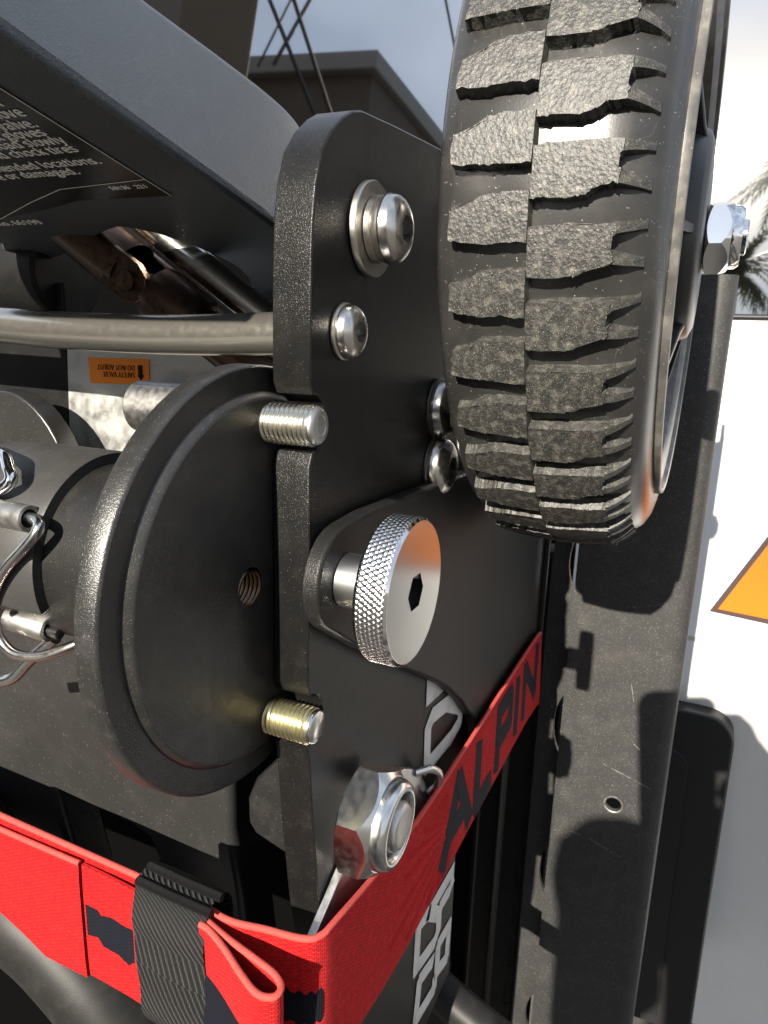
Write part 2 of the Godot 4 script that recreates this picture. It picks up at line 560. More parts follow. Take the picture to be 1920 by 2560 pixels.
func _ready() -> void:
	# camera
	var cam := Camera3D.new()
	cam.transform = Transform3D(Basis(Vector3(0.911145, 0.031779, -0.410858), Vector3(-0.126148, 0.970667, -0.204675), Vector3(0.392302, 0.238318, 0.888428)), CAM)
	cam.fov = 70.84
	cam.near = 0.01
	cam.far = 1200.0
	var ca := CameraAttributesPhysical.new()
	ca.frustum_focal_length = 12.0 / tan(deg_to_rad(70.84 / 2.0))
	ca.frustum_focus_distance = 0.27
	ca.exposure_aperture = 24.0
	ca.frustum_near = 0.01
	ca.frustum_far = 1200.0
	cam.attributes = ca
	add_child(cam)
	# sky and exposure
	var sky := ProceduralSkyMaterial.new()
	sky.sky_top_color = Color(0.62, 0.68, 0.77)
	sky.sky_horizon_color = Color(0.86, 0.86, 0.85)
	sky.sky_curve = 0.16
	sky.ground_bottom_color = Color(0.3, 0.28, 0.25)
	sky.ground_horizon_color = Color(0.6, 0.58, 0.54)
	sky.sun_angle_max = 42.0
	sky.sun_curve = 0.11
	var cloud := noise(3, 0.006, FastNoiseLite.TYPE_SIMPLEX_SMOOTH, 5, 1024)
	var ramp := Gradient.new()
	ramp.set_color(0, Color(1, 1, 1, 0.0))
	ramp.set_color(1, Color(1, 1, 1, 0.55))
	ramp.set_offset(0, 0.35)
	ramp.set_offset(1, 0.8)
	cloud.color_ramp = ramp
	sky.sky_cover = cloud
	sky.sky_cover_modulate = Color(0.75, 0.76, 0.78, 1)
	sky.energy_multiplier = 0.56
	var s := Sky.new()
	s.sky_material = sky
	var env := Environment.new()
	env.background_mode = Environment.BG_SKY
	env.sky = s
	env.background_energy_multiplier = 1.0
	env.tonemap_mode = Environment.TONE_MAPPER_LINEAR
	env.tonemap_exposure = 2.5
	env.sdfgi_enabled = true
	env.ssao_enabled = true
	env.ssil_enabled = true
	var we := WorldEnvironment.new()
	we.environment = env
	add_child(we)
	# the sun stands behind the photographer, low and a little to the left
	var sun := DirectionalLight3D.new()
	var az := deg_to_rad(-2.4)
	var el := deg_to_rad(25.6)
	var to_sun := Vector3(sin(az) * cos(el), sin(el), cos(az) * cos(el))
	sun.light_energy = 1.6
	sun.light_color = Color(1.0, 0.965, 0.91)
	sun.light_angular_distance = 0.5
	sun.shadow_enabled = true
	sun.transform = Transform3D(Basis.looking_at(-to_sun, Vector3.UP), Vector3(0, 5, 0))
	add_child(sun)

	make_materials()
	build_ground()
	build_vehicle()
	build_surroundings()
	build_channel()
	build_mount()
	build_flange()
	build_swing_arm()
	build_knob()
	build_wheel()
	build_lift_arm()
	build_jack_left()
	build_strap()
	build_photographer()

func build_ground() -> void:
	var g := Mb.new()
	g.flat(Vector3(-400, -0.35, -400), Vector3(400, -0.35, -400), Vector3(400, -0.35, 400), Vector3(-400, -0.35, 400), Vector3.UP)
	struct("ground", g, M.ground)

# white vehicle standing behind the jack
func build_vehicle() -> void:
	var car := thing("parked_vehicle", "white vehicle with a dark mirrored rear window standing behind the black upright", "vehicle", Vector3(0, 0, -0.74))
	# local z: 0 is the plane of the rear panel
	var b := Mb.new()
	# upper panel, crease, lower panel turning down, with depth behind
	b.prism(pts([0.0, 1.012, 0.0, 0.624, -0.0, 0.565, -0.004, 0.550, -0.012, 0.530, -0.16, 0.20, -0.20, -0.15, -0.4, -0.15, -0.4, 1.0, -0.02, 1.012]), -0.95, 0.95, 0.01, Vector3.ZERO, Vector3(0, 0, 1), Vector3(0, 1, 0), Vector3(1, 0, 0), 50.0)
	part("rear_panel", b, M.white_paint, car)
	var sm := Mb.new()
	sm.box(Vector3(0, 0.6205, 0.0006), Vector3(1.9, 0.006, 0.001), 0.0004)
	part("panel_seam", sm, mat(Color(0.45, 0.44, 0.38), 0.6), car)
	var gl := Mb.new()
	var n := Vector3(-0.0147, 0.1145, 0.9933).normalized()
	var up := (Vector3.UP - n * n.y).normalized()
	var rt := up.cross(n).normalized()
	gl.prism(pts([-0.92, 0.0, 0.92, 0.0, 0.85, 0.62, -0.85, 0.62]), -0.006, 0.0, 0.001, Vector3(0, 1.012, -0.012), rt, up, n)
	part("rear_window", gl, M.glass, car, "dark mirrored rear window reflecting sky and roofs")
	var gk := Mb.new()
	gk.tube(PackedVector3Array([Vector3(-0.93, 1.0125, 0.0), Vector3(0.93, 1.0125, 0.0)]), 0.0035, 10)
	part("window_seal", gk, M.plastic, car)
	var rf := Mb.new()
	rf.prism(pts([-0.09, 1.63, -0.5, 1.68, -1.2, 1.7, -1.2, 0.3, -0.32, 0.3, -0.32, 0.99, -0.05, 1.02]), -0.9, 0.9, 0.02, Vector3.ZERO, Vector3(0, 0, 1), Vector3(0, 1, 0), Vector3(1, 0, 0))
	part("cabin", rf, M.white_paint, car)
	# black recess beside the upright
	var rc := Mb.new()
	var o := pts([-0.16, 0.03, -0.16, 0.5255, 0.15, 0.5265])
	for k in 9:
		var a := PI / 2 - PI / 2 * k / 8
		o.append(Vector2(0.160 + cos(a) * 0.036, 0.490 + sin(a) * 0.036))
	o.append_array(pts([0.2004, 0.03]))
	rc.prism_z(o, -0.25, 0.010, 0.004)
	part("black_plate_surround", rc, M.plastic, car)
	var ri := Mb.new()
	var oi := pts([-0.12, 0.05, -0.12, 0.468, 0.12, 0.468])
	for k in 7:
		var a := PI / 2 - PI / 2 * k / 6
		oi.append(Vector2(0.125 + cos(a) * 0.022, 0.446 + sin(a) * 0.022))
	oi.append(Vector2(0.1545, 0.05))
	ri.prism_z(oi, 0.0095, 0.0125, 0.001)
	part("inner_panel", ri, mat(Color(0.008, 0.008, 0.009), 0.5), car)
	# warning triangle, printed
	var t1 := Mb.new()
	t1.prism_z(pts([0.1453, 0.660, 0.1957, 0.7642, 0.262, 0.902, 0.270, 0.910, 0.280, 0.902, 0.400, 0.652, 0.394, 0.643, 0.211, 0.6558]), 0.0002, 0.0012, 0.0)
	part("triangle_border", t1, M.dark_print, car)
	var t2 := Mb.new()
	t2.prism_z(pts([0.1548, 0.6650, 0.1972, 0.7536, 0.2700, 0.888, 0.386, 0.6525, 0.2101, 0.6625]), 0.0013, 0.0018, 0.0)
	part("warning_triangle", t2, M.amber, car, "orange warning triangle with a dark border")

# what the window mirrors: it stands behind the photographer
func build_surroundings() -> void:
	var h := thing("beige_building", "brown stucco building with a pale eave, mirrored in the dark rear window", "building", Vector3(-4.22, 0, 5.89))
	var dirx := Vector3(-0.989, 0, -0.148).normalized()
	var dirz := Vector3(0.05, 0, 1.0).normalized()
	var w := Mb.new()
	var org := Vector3.ZERO
	var a := org
	var b2 := dirx * 7.0
	var c := dirz * 9.0
	var pl := PackedVector2Array([Vector2(a.x, a.z), Vector2(b2.x, b2.z), Vector2(b2.x + c.x, b2.z + c.z), Vector2(c.x, c.z)])
	w.prism(pl, -0.35, 5.62, 0.0, Vector3.ZERO, Vector3(1, 0, 0), Vector3(0, 0, 1), Vector3.UP)
	part("wall", w, M.stucco, h)
	var f := Mb.new()
	var pl2 := PackedVector2Array()
	var mid := (pl[0] + pl[2]) * 0.5
	for p in pl:
		pl2.append(mid + (p - mid) * 1.03)
	f.prism(pl2, 5.62, 5.84, 0.02, Vector3.ZERO, Vector3(1, 0, 0), Vector3(0, 0, 1), Vector3.UP)
	part("eave", f, M.fascia, h)
	var k := thing("dark_shed", "dark brown timber wall nearer than the building, mirrored in the window's left part", "shed", Vector3(-4.02, 0, 3.2))
	var kb := Mb.new()
	kb.prism(pts([-0.03, -0.35, 0.42, 5.4, 0.6, 7.0, -3.0, 7.0, -3.0, -0.35]), -0.6, 0.0, 0.01, Vector3(0, 0, 0), Vector3(0.9, 0, -0.43), Vector3.UP, Vector3(0.43, 0, 0.9))
	part("timber_wall", kb, M.wood_dark, k)
	var lines := [[-4.22, 5.11, 3.86, -3.95, 4.31, 4.44], [-4.02, 5.14, 3.95, -3.81, 4.33, 4.51], [-4.12, 5.36, 4.28, -4.43, 4.95, 4.34], [-4.6, 4.88, 4.28, -4.28, 5.34, 4.2], [-2.72, 5.25, 4.49, -2.66, 5.0, 4.6]]
	var about := ["left of the two long steep dark rods mirrored in the window", "right of the two long steep dark rods mirrored in the window", "thin dark brace crossing the steep rods, mirrored lowest", "thin pale brace leaning right, mirrored beside the timber wall", "short dark rod mirrored just beside the wheel"]
	for i in lines.size():
		var l: Array = lines[i]
		var p := Vector3(l[0], l[1], l[2])
		var q := Vector3(l[3], l[4], l[5])
		var d := q - p
		var m := Mb.new()
		var reach := 3.0 if i < 2 or i == 4 else 0.25
		m.tube(PackedVector3Array([p - d * (1.0 if i != 3 else 0.1), q + d * (reach if i < 2 else 0.2)]), 0.02 if i < 3 else 0.012, 8)
		var o := part("rod", m, M.pole, self)
		o.name = numbered("scaffold_rod")
		tag(o, about[i], "rod")
	# palms and a garden wall far behind
	rng.seed = 77
	for i in 2:
		var at: Vector3 = [Vector3(0.55, 0, 13.8), Vector3(-0.22, 0, 14.6)][i]
		var top: float = [7.7, 6.1][i]
		var pm := thing("palm_tree", ["taller palm with spread fronds, mirrored beside the sun", "lower palm mirrored beneath the taller one beside the wheel nut"][i], "palm tree", at, "mirrored palms")
		var tr := Mb.new()
		tr.tube(PackedVector3Array([Vector3(0, -0.35, 0), Vector3(0.05, top * 0.5, 0), Vector3(0, top, 0)]), 0.16, 12, true, 0.1)
		part("trunk", tr, M.trunk, pm)
		var cr := Mb.new()
		for k2 in 46:
			var ang := rng.randf() * TAU
			var lift := rng.randf_range(-0.6, 1.2)
			var ln := rng.randf_range(0.9, 1.3)
			var dir := Vector3(cos(ang) * cos(lift), sin(lift), sin(ang) * cos(lift))
			var prev := Vector3(0, top, 0)
			for st in 9:
				var pos := prev + dir * ln / 9.0
				var sd := dir.cross(Vector3.UP).normalized()
				for sgn in [-1.0, 1.0]:
					var tip: Vector3 = pos + sd * sgn * 0.24 * (1.0 - st / 12.0) + dir * 0.12 - Vector3(0, 0.06, 0)
					var nn := Vector3.UP
					cr.tri(prev, pos, tip, nn, nn, nn)
				prev = pos
				dir = (dir + Vector3(0, -0.12, 0)).normalized()
		part("crown", cr, M.frond, pm)

# tall black steel upright to the right
func build_channel() -> void:
	var ch := thing("steel_upright", "tall dusty black steel upright with round hole behind the wheel", "upright", Vector3(0, 0, -0.40))
	var f := Mb.new()
	# section (x, z): rounded front bend on the right, return flange
	var sec := pts([0.0285, -0.002, 0.0300, 0.0, 0.110, 0.0, 0.115, -0.0012, 0.1185, -0.004, 0.1205, -0.0085, 0.121, -0.014, 0.121, -0.05, 0.117, -0.05, 0.117, -0.012, 0.113, -0.006, 0.030, -0.005])
	# the front face with its hole is a separate sheet built round the opening
	f.prism(pts([0.100, -0.0, 0.110, 0.0, 0.115, -0.0012, 0.1185, -0.004, 0.1205, -0.0085, 0.121, -0.014, 0.121, -0.05, 0.117, -0.05, 0.117, -0.012, 0.113, -0.006, 0.100, -0.005]), 0.15, 1.03, 0.0, Vector3.ZERO, Vector3(1, 0, 0), Vector3(0, 0, 1), Vector3.UP, 60.0)
	for band in [[0.15, 0.5733], [0.5933, 1.03]]:
		f.prism_z(pts([0.0285, band[0], 0.100, band[0], 0.100, band[1], 0.0285, band[1]]), -0.005, 0.0, 0.0)
	# between: plate with a drilled hole
	var hc := Vector2(0.0802, 0.5833)
	var hr := 0.0068
	var k := 24
	var sq := func(a: float) -> Vector2:
		var d := Vector2(cos(a), sin(a))
		var tx := (0.100 - hc.x) / d.x if d.x > 1e-6 else ((0.0285 - hc.x) / d.x if d.x < -1e-6 else 1e9)
		var ty := 0.010 / absf(d.y) if absf(d.y) > 1e-6 else 1e9
		return hc + d * minf(tx, ty)
	for i in k:
		var a0 := TAU * i / k
		var a1 := TAU * (i + 1) / k
		var i0 := hc + Vector2(cos(a0), sin(a0)) * hr
		var i1 := hc + Vector2(cos(a1), sin(a1)) * hr
		var o0: Vector2 = sq.call(a0)
		var o1: Vector2 = sq.call(a1)
		f.flat(Vector3(i0.x, i0.y, 0), Vector3(i1.x, i1.y, 0), Vector3(o1.x, o1.y, 0), Vector3(o0.x, o0.y, 0), Vector3(0, 0, 1))
		var n0 := Vector3(-cos(a0), -sin(a0), 0)
		var n1 := Vector3(-cos(a1), -sin(a1), 0)
		f.quad(Vector3(i0.x, i0.y, 0), Vector3(i1.x, i1.y, 0), Vector3(i1.x, i1.y, -0.005), Vector3(i0.x, i0.y, -0.005), n0, n1, n1, n0)
	# fill the four corners that the rays leave out
	for cx in [0.0285, 0.100]:
		for sy in [-1.0, 1.0]:
			var best0 := Vector2.ZERO
			for i in k:
				var a0 := TAU * i / k
				var a1 := TAU * (i + 1) / k
				var o0: Vector2 = sq.call(a0)
				var o1: Vector2 = sq.call(a1)
				var corner := Vector2(cx, hc.y + sy * 0.010)
				if absf(o0.x - o1.x) > 1e-5 and absf(o0.y - o1.y) > 1e-5 and o0.distance_to(corner) + o1.distance_to(corner) < 0.09 and (corner - hc).dot((o0 + o1) * 0.5 - hc) > 0.0 and signf(corner.x - hc.x) == signf((o0.x + o1.x) * 0.5 - hc.x) and signf(corner.y - hc.y) == signf((o0.y + o1.y) * 0.5 - hc.y):
					f.tri(Vector3(o0.x, o0.y, 0), Vector3(o1.x, o1.y, 0), Vector3(corner.x, corner.y, 0), Vector3(0, 0, 1), Vector3(0, 0, 1), Vector3(0, 0, 1))
	part("front_face", f, M.channel, ch)
	var br := Mb.new()
	br.lathe(pts([-0.004, hr + 0.0002, 0.0003, hr + 0.0016, 0.0005, hr + 0.0006, 0.0002, hr]), 24, Vector3(hc.x, hc.y, 0), Vector3(0, 0, 1))
	part("hole_rim", br, M.zinc_dull, ch)
	for sc in [[0.068, 0.6205, 0.109, 0.6080, 0.0007], [0.0640, 0.5425, 0.092, 0.5330, 0.0006], [0.0905, 0.6465, 0.0965, 0.6420, 0.0008], [0.047, 0.5450, 0.056, 0.5435, 0.0006], [0.083, 0.7000, 0.0865, 0.6850, 0.0005]]:
		var sm := Mb.new()
		var a := Vector2(sc[0], sc[1])
		var b := Vector2(sc[2], sc[3])
		var nn := (b - a).normalized().orthogonal()
		rng.seed = int(sc[1] * 1000)
		for sk in 12:
			var p0 := a.lerp(b, sk / 12.0)
			var p1 := a.lerp(b, (sk + 1) / 12.0)
			var w0: float = sc[4] * 0.5 * (0.4 + rng.randf())
			if rng.randf() < 0.15:
				continue
			sm.flat(Vector3(p0.x + nn.x * w0, p0.y + nn.y * w0, 0.00012), Vector3(p1.x + nn.x * w0, p1.y + nn.y * w0, 0.00012), Vector3(p1.x - nn.x * w0, p1.y - nn.y * w0, 0.00012), Vector3(p0.x - nn.x * w0, p0.y - nn.y * w0, 0.00012), Vector3(0, 0, 1))
		part("scratch", sm, M.scratch, ch)
	# stepped side flange with punched oval slots
	var slots := [[0.795, 0.030], [0.640, 0.034], [0.484, 0.032], [0.310, 0.03]]
	var top := 1.03
	var fl := Mb.new()
	for i in slots.size() + 1:
		var y1: float = top if i == 0 else slots[i - 1][0] - slots[i - 1][1]
		var y0: float = slots[i][0] + slots[i][1] if i < slots.size() else 0.15
		fl.prism_z(pts([0.006, y0, 0.034, y0, 0.034, y1, 0.006, y1]), -0.021, -0.016, 0.0)
	for sl in slots:
		# the left rim of the oval, the rest is open behind the front face
		var o := PackedVector2Array([Vector2(0.006, sl[0] - sl[1]), ])
		o.append(Vector2(0.034, sl[0] - sl[1]))
		for q in 15:
			var a: float = -PI / 2 - PI * q / 14
			o.append(Vector2(0.034 + cos(a) * 0.0145, sl[0] + sin(a) * sl[1]))
		o.append(Vector2(0.006, sl[0] + sl[1]))
		fl.prism_z(o, -0.021, -0.016, 0.0)
	part("slotted_flange", fl, M.channel, ch)
	# dark rails and an added black shade sheet between the upright and the jack
	var ln := Mb.new()
	ln.prism_z(pts([-0.024, 0.15, 0.0055, 0.15, 0.0055, 0.80, -0.024, 0.80]), -0.05, -0.026, 0.004)
	ln.prism_z(pts([-0.055, 0.15, -0.030, 0.15, -0.030, 0.80, -0.055, 0.80]), -0.09, -0.05, 0.004)
	part("inner_rail", ln, M.deep, ch)
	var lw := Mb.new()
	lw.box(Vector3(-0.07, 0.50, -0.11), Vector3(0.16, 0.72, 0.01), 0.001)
	part("gap_shade", lw, M.black_hollow, ch)  # black sheet added where the gap is only in shade
	rng.seed = 9
	for i in 9:
		var mk := Mb.new()
		var y := 0.30 + i * 0.052 + rng.randf() * 0.012
		mk.box(Vector3(-0.006 + rng.randf() * 0.002, y, -0.0258), Vector3(0.0016, 0.018 + rng.randf() * 0.012, 0.0012), 0.0004)
		mk.box(Vector3(-0.0035, y - 0.012, -0.0258), Vector3(0.005, 0.0014, 0.0012), 0.0004)
		part("cast_mark", mk, M.deep, ch)
	var hd := thing("control_lever", "black round lever end sticking out below the white lettering", "lever", Vector3(0, 0, 0))
	var hm := Mb.new()
	hm.tube(smooth_path(pts3([-0.012, 0.532, -0.205, 0.012, 0.525, -0.2, 0.05, 0.515, -0.195, 0.1, 0.505, -0.19])), 0.0135, 20)
	part("grip", hm, M.pipe, hd)

# upright plate with its bolts, studs, decal and link bar
func build_mount() -> void:
	var mt := thing("mounting_plate", "thick black steel plate with rounded top carrying shiny button bolts", "plate")
	var o := PackedVector2Array()
	# front edge going up with two half-round notches for the studs
	var notch := func(cy: float) -> void:
		for k in 9:
			var a := -PI / 2 - PI * k / 8
			o.append(Vector2(-0.0020 + cos(a) * 0.0085, cy + sin(a) * 0.0092))
	o.append_array(pts([-0.0155, 0.738, -0.0100, 0.7633, -0.0045, 0.8030, -0.0013, 0.8337, 0.0, 0.838]))
	notch.call(0.8484)
	o.append_array(pts([0.0, 0.862, 0.0, 0.9, 0.0, 0.938]))
	notch.call(0.9516)
	o.append_array(pts([0.0, 0.9645, 0.0, 0.985, -0.0004, 1.003, -0.0010, 1.0120, -0.0026, 1.0220, -0.0062, 1.0319, -0.0122, 1.0388, -0.0195, 1.0441, -0.0260, 1.0475, -0.0323, 1.0492, -0.0618, 1.0515, -0.1014, 1.0540, -0.180, 1.057, -0.185, 1.05, -0.188, 0.80, -0.195, 0.56, -0.10, 0.56, -0.03, 0.64]))
	var p := Mb.new()
	p.prism(o, -0.0138, 0.0, 0.0007, Vector3.ZERO, Vector3(0, 0, 1), Vector3(0, 1, 0), Vector3(1, 0, 0), 40.0)
	part("plate", p, M.plate, mt)
	# button bolts
	button_bolt(mt, "large button head bolt on a wide stepped washer", Vector3(0, 1.0140, -0.0385), 0.0112, true)
	button_bolt(mt, "small button head bolt below the large one", Vector3(0, 0.9803, -0.0213), 0.0088, false)
	button_bolt(mt, "upper of two bolts half hidden by the tyre", Vector3(0, 0.9480, -0.1150), 0.0130, false)
	button_bolt(mt, "lower of two bolts by the tyre, with stamped marks", Vector3(0, 0.9215, -0.1150), 0.0135, false)
	# studs welded in the notches
	for i in 2:
		var cy: float = [0.9516, 0.8484][i]
		var st := Mb.new()
		st.thread(0.0066, 0.0008, 0.0017, -0.0165, 0.0032)
		var body := part("stud", st, [M.warm_zinc, M.yellow_zinc][i], mt, ["upper threaded stud in the plate's edge", "lower threaded stud with yellowish zinc"][i], Vector3(0, cy, 0.0008))
		var cap := Mb.new()
		cap.lathe(pts([0.0002, 0.0059, 0.0012, 0.0060, 0.0021, 0.0054, 0.0024, 0.0048, 0.0024, 0.0035, 0.0021, 0.0033, 0.0024, 0.0022, 0.0022, 0.0012, 0.0024, 0.0]) if i == 0 else pts([0.0002, 0.0059, 0.0012, 0.0060, 0.0021, 0.0056, 0.0024, 0.0052, 0.0026, 0.0]), 32)
		part("stud_end", cap, [M.zinc_dull, M.zinc][i], body, "", Vector3(0.0020, 0, 0))
	# lock nut on its bolt
	var ln := Mb.new()
	hex(ln, 0.0042, 0.0185, 0.0228, deg_to_rad(24))
	var nut := part("lock_nut", ln, M.zinc, mt, "big zinc hex lock nut near the red strap", Vector3(0, 0.7934, -0.0317))
	var cl := Mb.new()
	cl.lathe(pts([0.0180, 0.0180, 0.0205, 0.0178, 0.0232, 0.0166, 0.0240, 0.0150, 0.0240, 0.0136, 0.0232, 0.0124, 0.0215, 0.0118, 0.0180, 0.0116]), 48)
	part("nut_collar", cl, M.zinc, nut)
	var be := Mb.new()
	be.lathe(pts([0.0175, 0.0119, 0.0180, 0.0]), 48)
	part("collar_insert", be, M.black_hollow, nut)
	var bo := Mb.new()
	bo.lathe(pts([0.0150, 0.0098, 0.0232, 0.0098, 0.0250, 0.0084, 0.0254, 0.0070, 0.0253, 0.0]), 40)
	part("bolt_end", bo, M.zinc_dull, nut)
	# link bar under the nut
	var bar := thing("link_bar", "bare edged steel bar clamped under the big lock nut", "bar")
	var lb := Mb.new()
	lb.prism_x(pts([0.0040, 0.7592, -0.0270, 0.7765, -0.045, 0.795, -0.085, 0.782, -0.104, 0.770, -0.118, 0.752, -0.110, 0.735, -0.05, 0.725, 0.0035, 0.725]), 0.0006, 0.0040, 0.0005)
	part("bar_body", lb, M.bare_edge, bar)
	var tab := Mb.new()
	tab.tube(smooth_path(pts3([0.004, 0.772, -0.098, 0.009, 0.772, -0.104, 0.0115, 0.766, -0.112, 0.010, 0.757, -0.117, 0.006, 0.750, -0.116])), 0.0022, 10)
	part("bent_tab", tab, M.zinc, bar)
	# decal strokes
	var strokes := [
		[-0.1312, 0.7854, -0.1243, 0.7811, -0.1254, 0.7586, -0.1648, 0.7544, -0.1799, 0.7564, -0.1814, 0.7657, -0.1547, 0.7809, -0.1312, 0.7854],
		[-0.1860, 0.6637, -0.1258, 0.6677],
		[-0.1860, 0.6478, -0.1425, 0.6515, -0.1257, 0.6576, -0.1252, 0.6278, -0.1556, 0.6183, -0.1626, 0.6222, -0.1625, 0.6336, -0.1425, 0.6515],
		[-0.1649, 0.6378, -0.1810, 0.6361, -0.1870, 0.6390],
		[-0.1850, 0.6061, -0.1645, 0.6091, -0.1644, 0.5885, -0.1850, 0.5810, -0.1858, 0.6061],
		[-0.1544, 0.6055, -0.1323, 0.6127, -0.1286, 0.5870],
		[-0.1615, 0.5874, -0.1612, 0.5785, -0.1286, 0.5870]]
	var k := 0
	for st in strokes:
		var q := pts(st)
		var dc := Mb.new()
		for i in q.size() - 1:
			var d := (q[i + 1] - q[i]).normalized()
			var nn := Vector2(-d.y, d.x) * 0.0048
			var e := d * 0.0026
			var x := 0.0005 + 0.00004 * (k % 5)
			k += 1
			var a := q[i] - e
			var b := q[i + 1] + e
			dc.flat(Vector3(x, a.y + nn.y, a.x + nn.x), Vector3(x, b.y + nn.y, b.x + nn.x), Vector3(x, b.y - nn.y, b.x - nn.x), Vector3(x, a.y - nn.y, a.x - nn.x), Vector3(1, 0, 0))
		part("white_letter", dc, M.white_print, mt)
	var dt := Mb.new()
	dt.tri(Vector3(0.0005, 0.8119, -0.1190), Vector3(0.0005, 0.7921, -0.1497), Vector3(0.0005, 0.7957, -0.1198), Vector3.RIGHT, Vector3.RIGHT, Vector3.RIGHT)
	part("white_letter", dt, M.white_print, mt)

func hex(m: Mb, x0: float, x1: float, r: float, turn: float) -> void:
	# a hex prism whose corners are cut by a cone at both ends
	var n := 72
	var ap := r * cos(PI / 6)
	var rows := PackedVector2Array([Vector2(x0, 0.0), Vector2(x0, 0.97 * ap), Vector2(x0 + 0.0011, 1.0), Vector2(x1 - 0.0022, 1.0), Vector2(x1, 0.94 * ap), Vector2(x1, 0.0)])
	var at := func(a: float, lim: float, x: float) -> Vector3:
		var f := fposmod(a - turn, PI / 3) - PI / 6
		var rr := minf(ap / cos(f), lim)
		return Vector3(x, sin(a) * rr, cos(a) * rr)
	for s in n:
		var a0 := turn + TAU * s / n
		var a1 := turn + TAU * (s + 1) / n
		var mid := turn + floorf(float(s) / (n / 6)) * PI / 3 + PI / 6
		var nf := Vector3(0, sin(mid), cos(mid))
		# flat, bounded by a curve where the cone cuts it
		var xe := func(a: float) -> Vector2:
			var f := fposmod(a - turn + 1e-5, PI / 3) - PI / 6
			var over := (ap / cos(f) - ap) / (r - ap)
			return Vector2(x0 + 0.0016 * over + 0.0004, x1 - 0.0034 * over - 0.0006)
		var e0: Vector2 = xe.call(a0 + 1e-4)
		var e1: Vector2 = xe.call(a1 - 1e-4)
		m.flat(at.call(a0 + 1e-5, 9.0, e0.x), at.call(a1 - 1e-5, 9.0, e1.x), at.call(a1 - 1e-5, 9.0, e1.y), at.call(a0 + 1e-5, 9.0, e0.y), nf)
		var r0 := Vector3(0, sin(a0), cos(a0))
		var r1 := Vector3(0, sin(a1), cos(a1))
		var X := Vector3(1, 0, 0)
		m.quad(at.call(a0 + 1e-5, 9.0, e0.y), at.call(a1 - 1e-5, 9.0, e1.y), Vector3(x1, 0, 0) + r1 * 0.93 * ap, Vector3(x1, 0, 0) + r0 * 0.93 * ap, (r0 + X).normalized(), (r1 + X).normalized(), (r1 + X).normalized(), (r0 + X).normalized())
		m.quad(at.call(a0 + 1e-5, 9.0, e0.x), at.call(a1 - 1e-5, 9.0, e1.x), Vector3(x0, 0, 0) + r1 * 0.96 * ap, Vector3(x0, 0, 0) + r0 * 0.96 * ap, (r0 - X).normalized(), (r1 - X).normalized(), (r1 - X).normalized(), (r0 - X).normalized())
		m.tri(Vector3(x1, 0, 0), Vector3(x1, 0, 0) + r0 * 0.93 * ap, Vector3(x1, 0, 0) + r1 * 0.93 * ap, X, X, X)
		m.tri(Vector3(x0, 0, 0), Vector3(x0, 0, 0) + r0 * 0.96 * ap, Vector3(x0, 0, 0) + r1 * 0.96 * ap, -X, -X, -X)

func button_bolt(parent: Node, label: String, at: Vector3, r: float, wide: bool) -> void:
	var x := 0.0003
	var n := Mb.new()
	var b := part("button_bolt", n_head(r, 0.0078 if wide else 0.0016), M.stainless, parent, label, at)
	var sock := Mb.new()
	var hx := 0.0078 if wide else 0.0016
	var hr := r * 0.42
	# hex socket: six walls going in
	var top := hx + r * 0.58
	for k in 6:
		var a0 := TAU * k / 6 + 0.2
		var a1 := TAU * (k + 1) / 6 + 0.2
		var mid := (a0 + a1) * 0.5
		sock.flat(Vector3(top - 0.0001, sin(a0) * hr, cos(a0) * hr), Vector3(top - 0.0001, sin(a1) * hr, cos(a1) * hr), Vector3(top - r * 0.45, sin(a1) * hr, cos(a1) * hr), Vector3(top - r * 0.45, sin(a0) * hr, cos(a0) * hr), -Vector3(0, sin(mid), cos(mid)))
		sock.tri(Vector3(top - r * 0.45, 0, 0), Vector3(top - r * 0.45, sin(a0) * hr, cos(a0) * hr), Vector3(top - r * 0.45, sin(a1) * hr, cos(a1) * hr), Vector3.RIGHT, Vector3.RIGHT, Vector3.RIGHT)
	part("hex_socket", sock, M.stainless, b)
	if wide:
		var w := Mb.new()
		w.lathe(pts([x, 0.0, x, 0.0150, x + 0.0004, 0.0155, x + 0.0021, 0.0155, x + 0.0026, 0.0151, x + 0.0026, 0.008]), 64)
		part("wide_washer", w, M.washer, b)
		var w2 := Mb.new()
		w2.lathe(pts([x + 0.0026, 0.0, x + 0.0027, 0.0104, x + 0.0030, 0.0108, x + 0.0050, 0.0108, x + 0.0054, 0.0103, x + 0.0054, 0.0098, x + 0.0056, 0.0103, x + 0.0060, 0.0106, x + 0.0074, 0.0106, x + 0.0078, 0.0102, x + 0.0078, 0.006]), 64)
		part("split_washer", w2, M.washer, b)
	else:
		var w := Mb.new()
		w.lathe(pts([0.0, 0.0, 0.0, r * 1.02, 0.0004, r * 1.05, 0.0012, r * 1.05, 0.0016, r * 1.0, 0.0016, r * 0.6]), 56)
		part("flat_washer", w, M.washer, b)

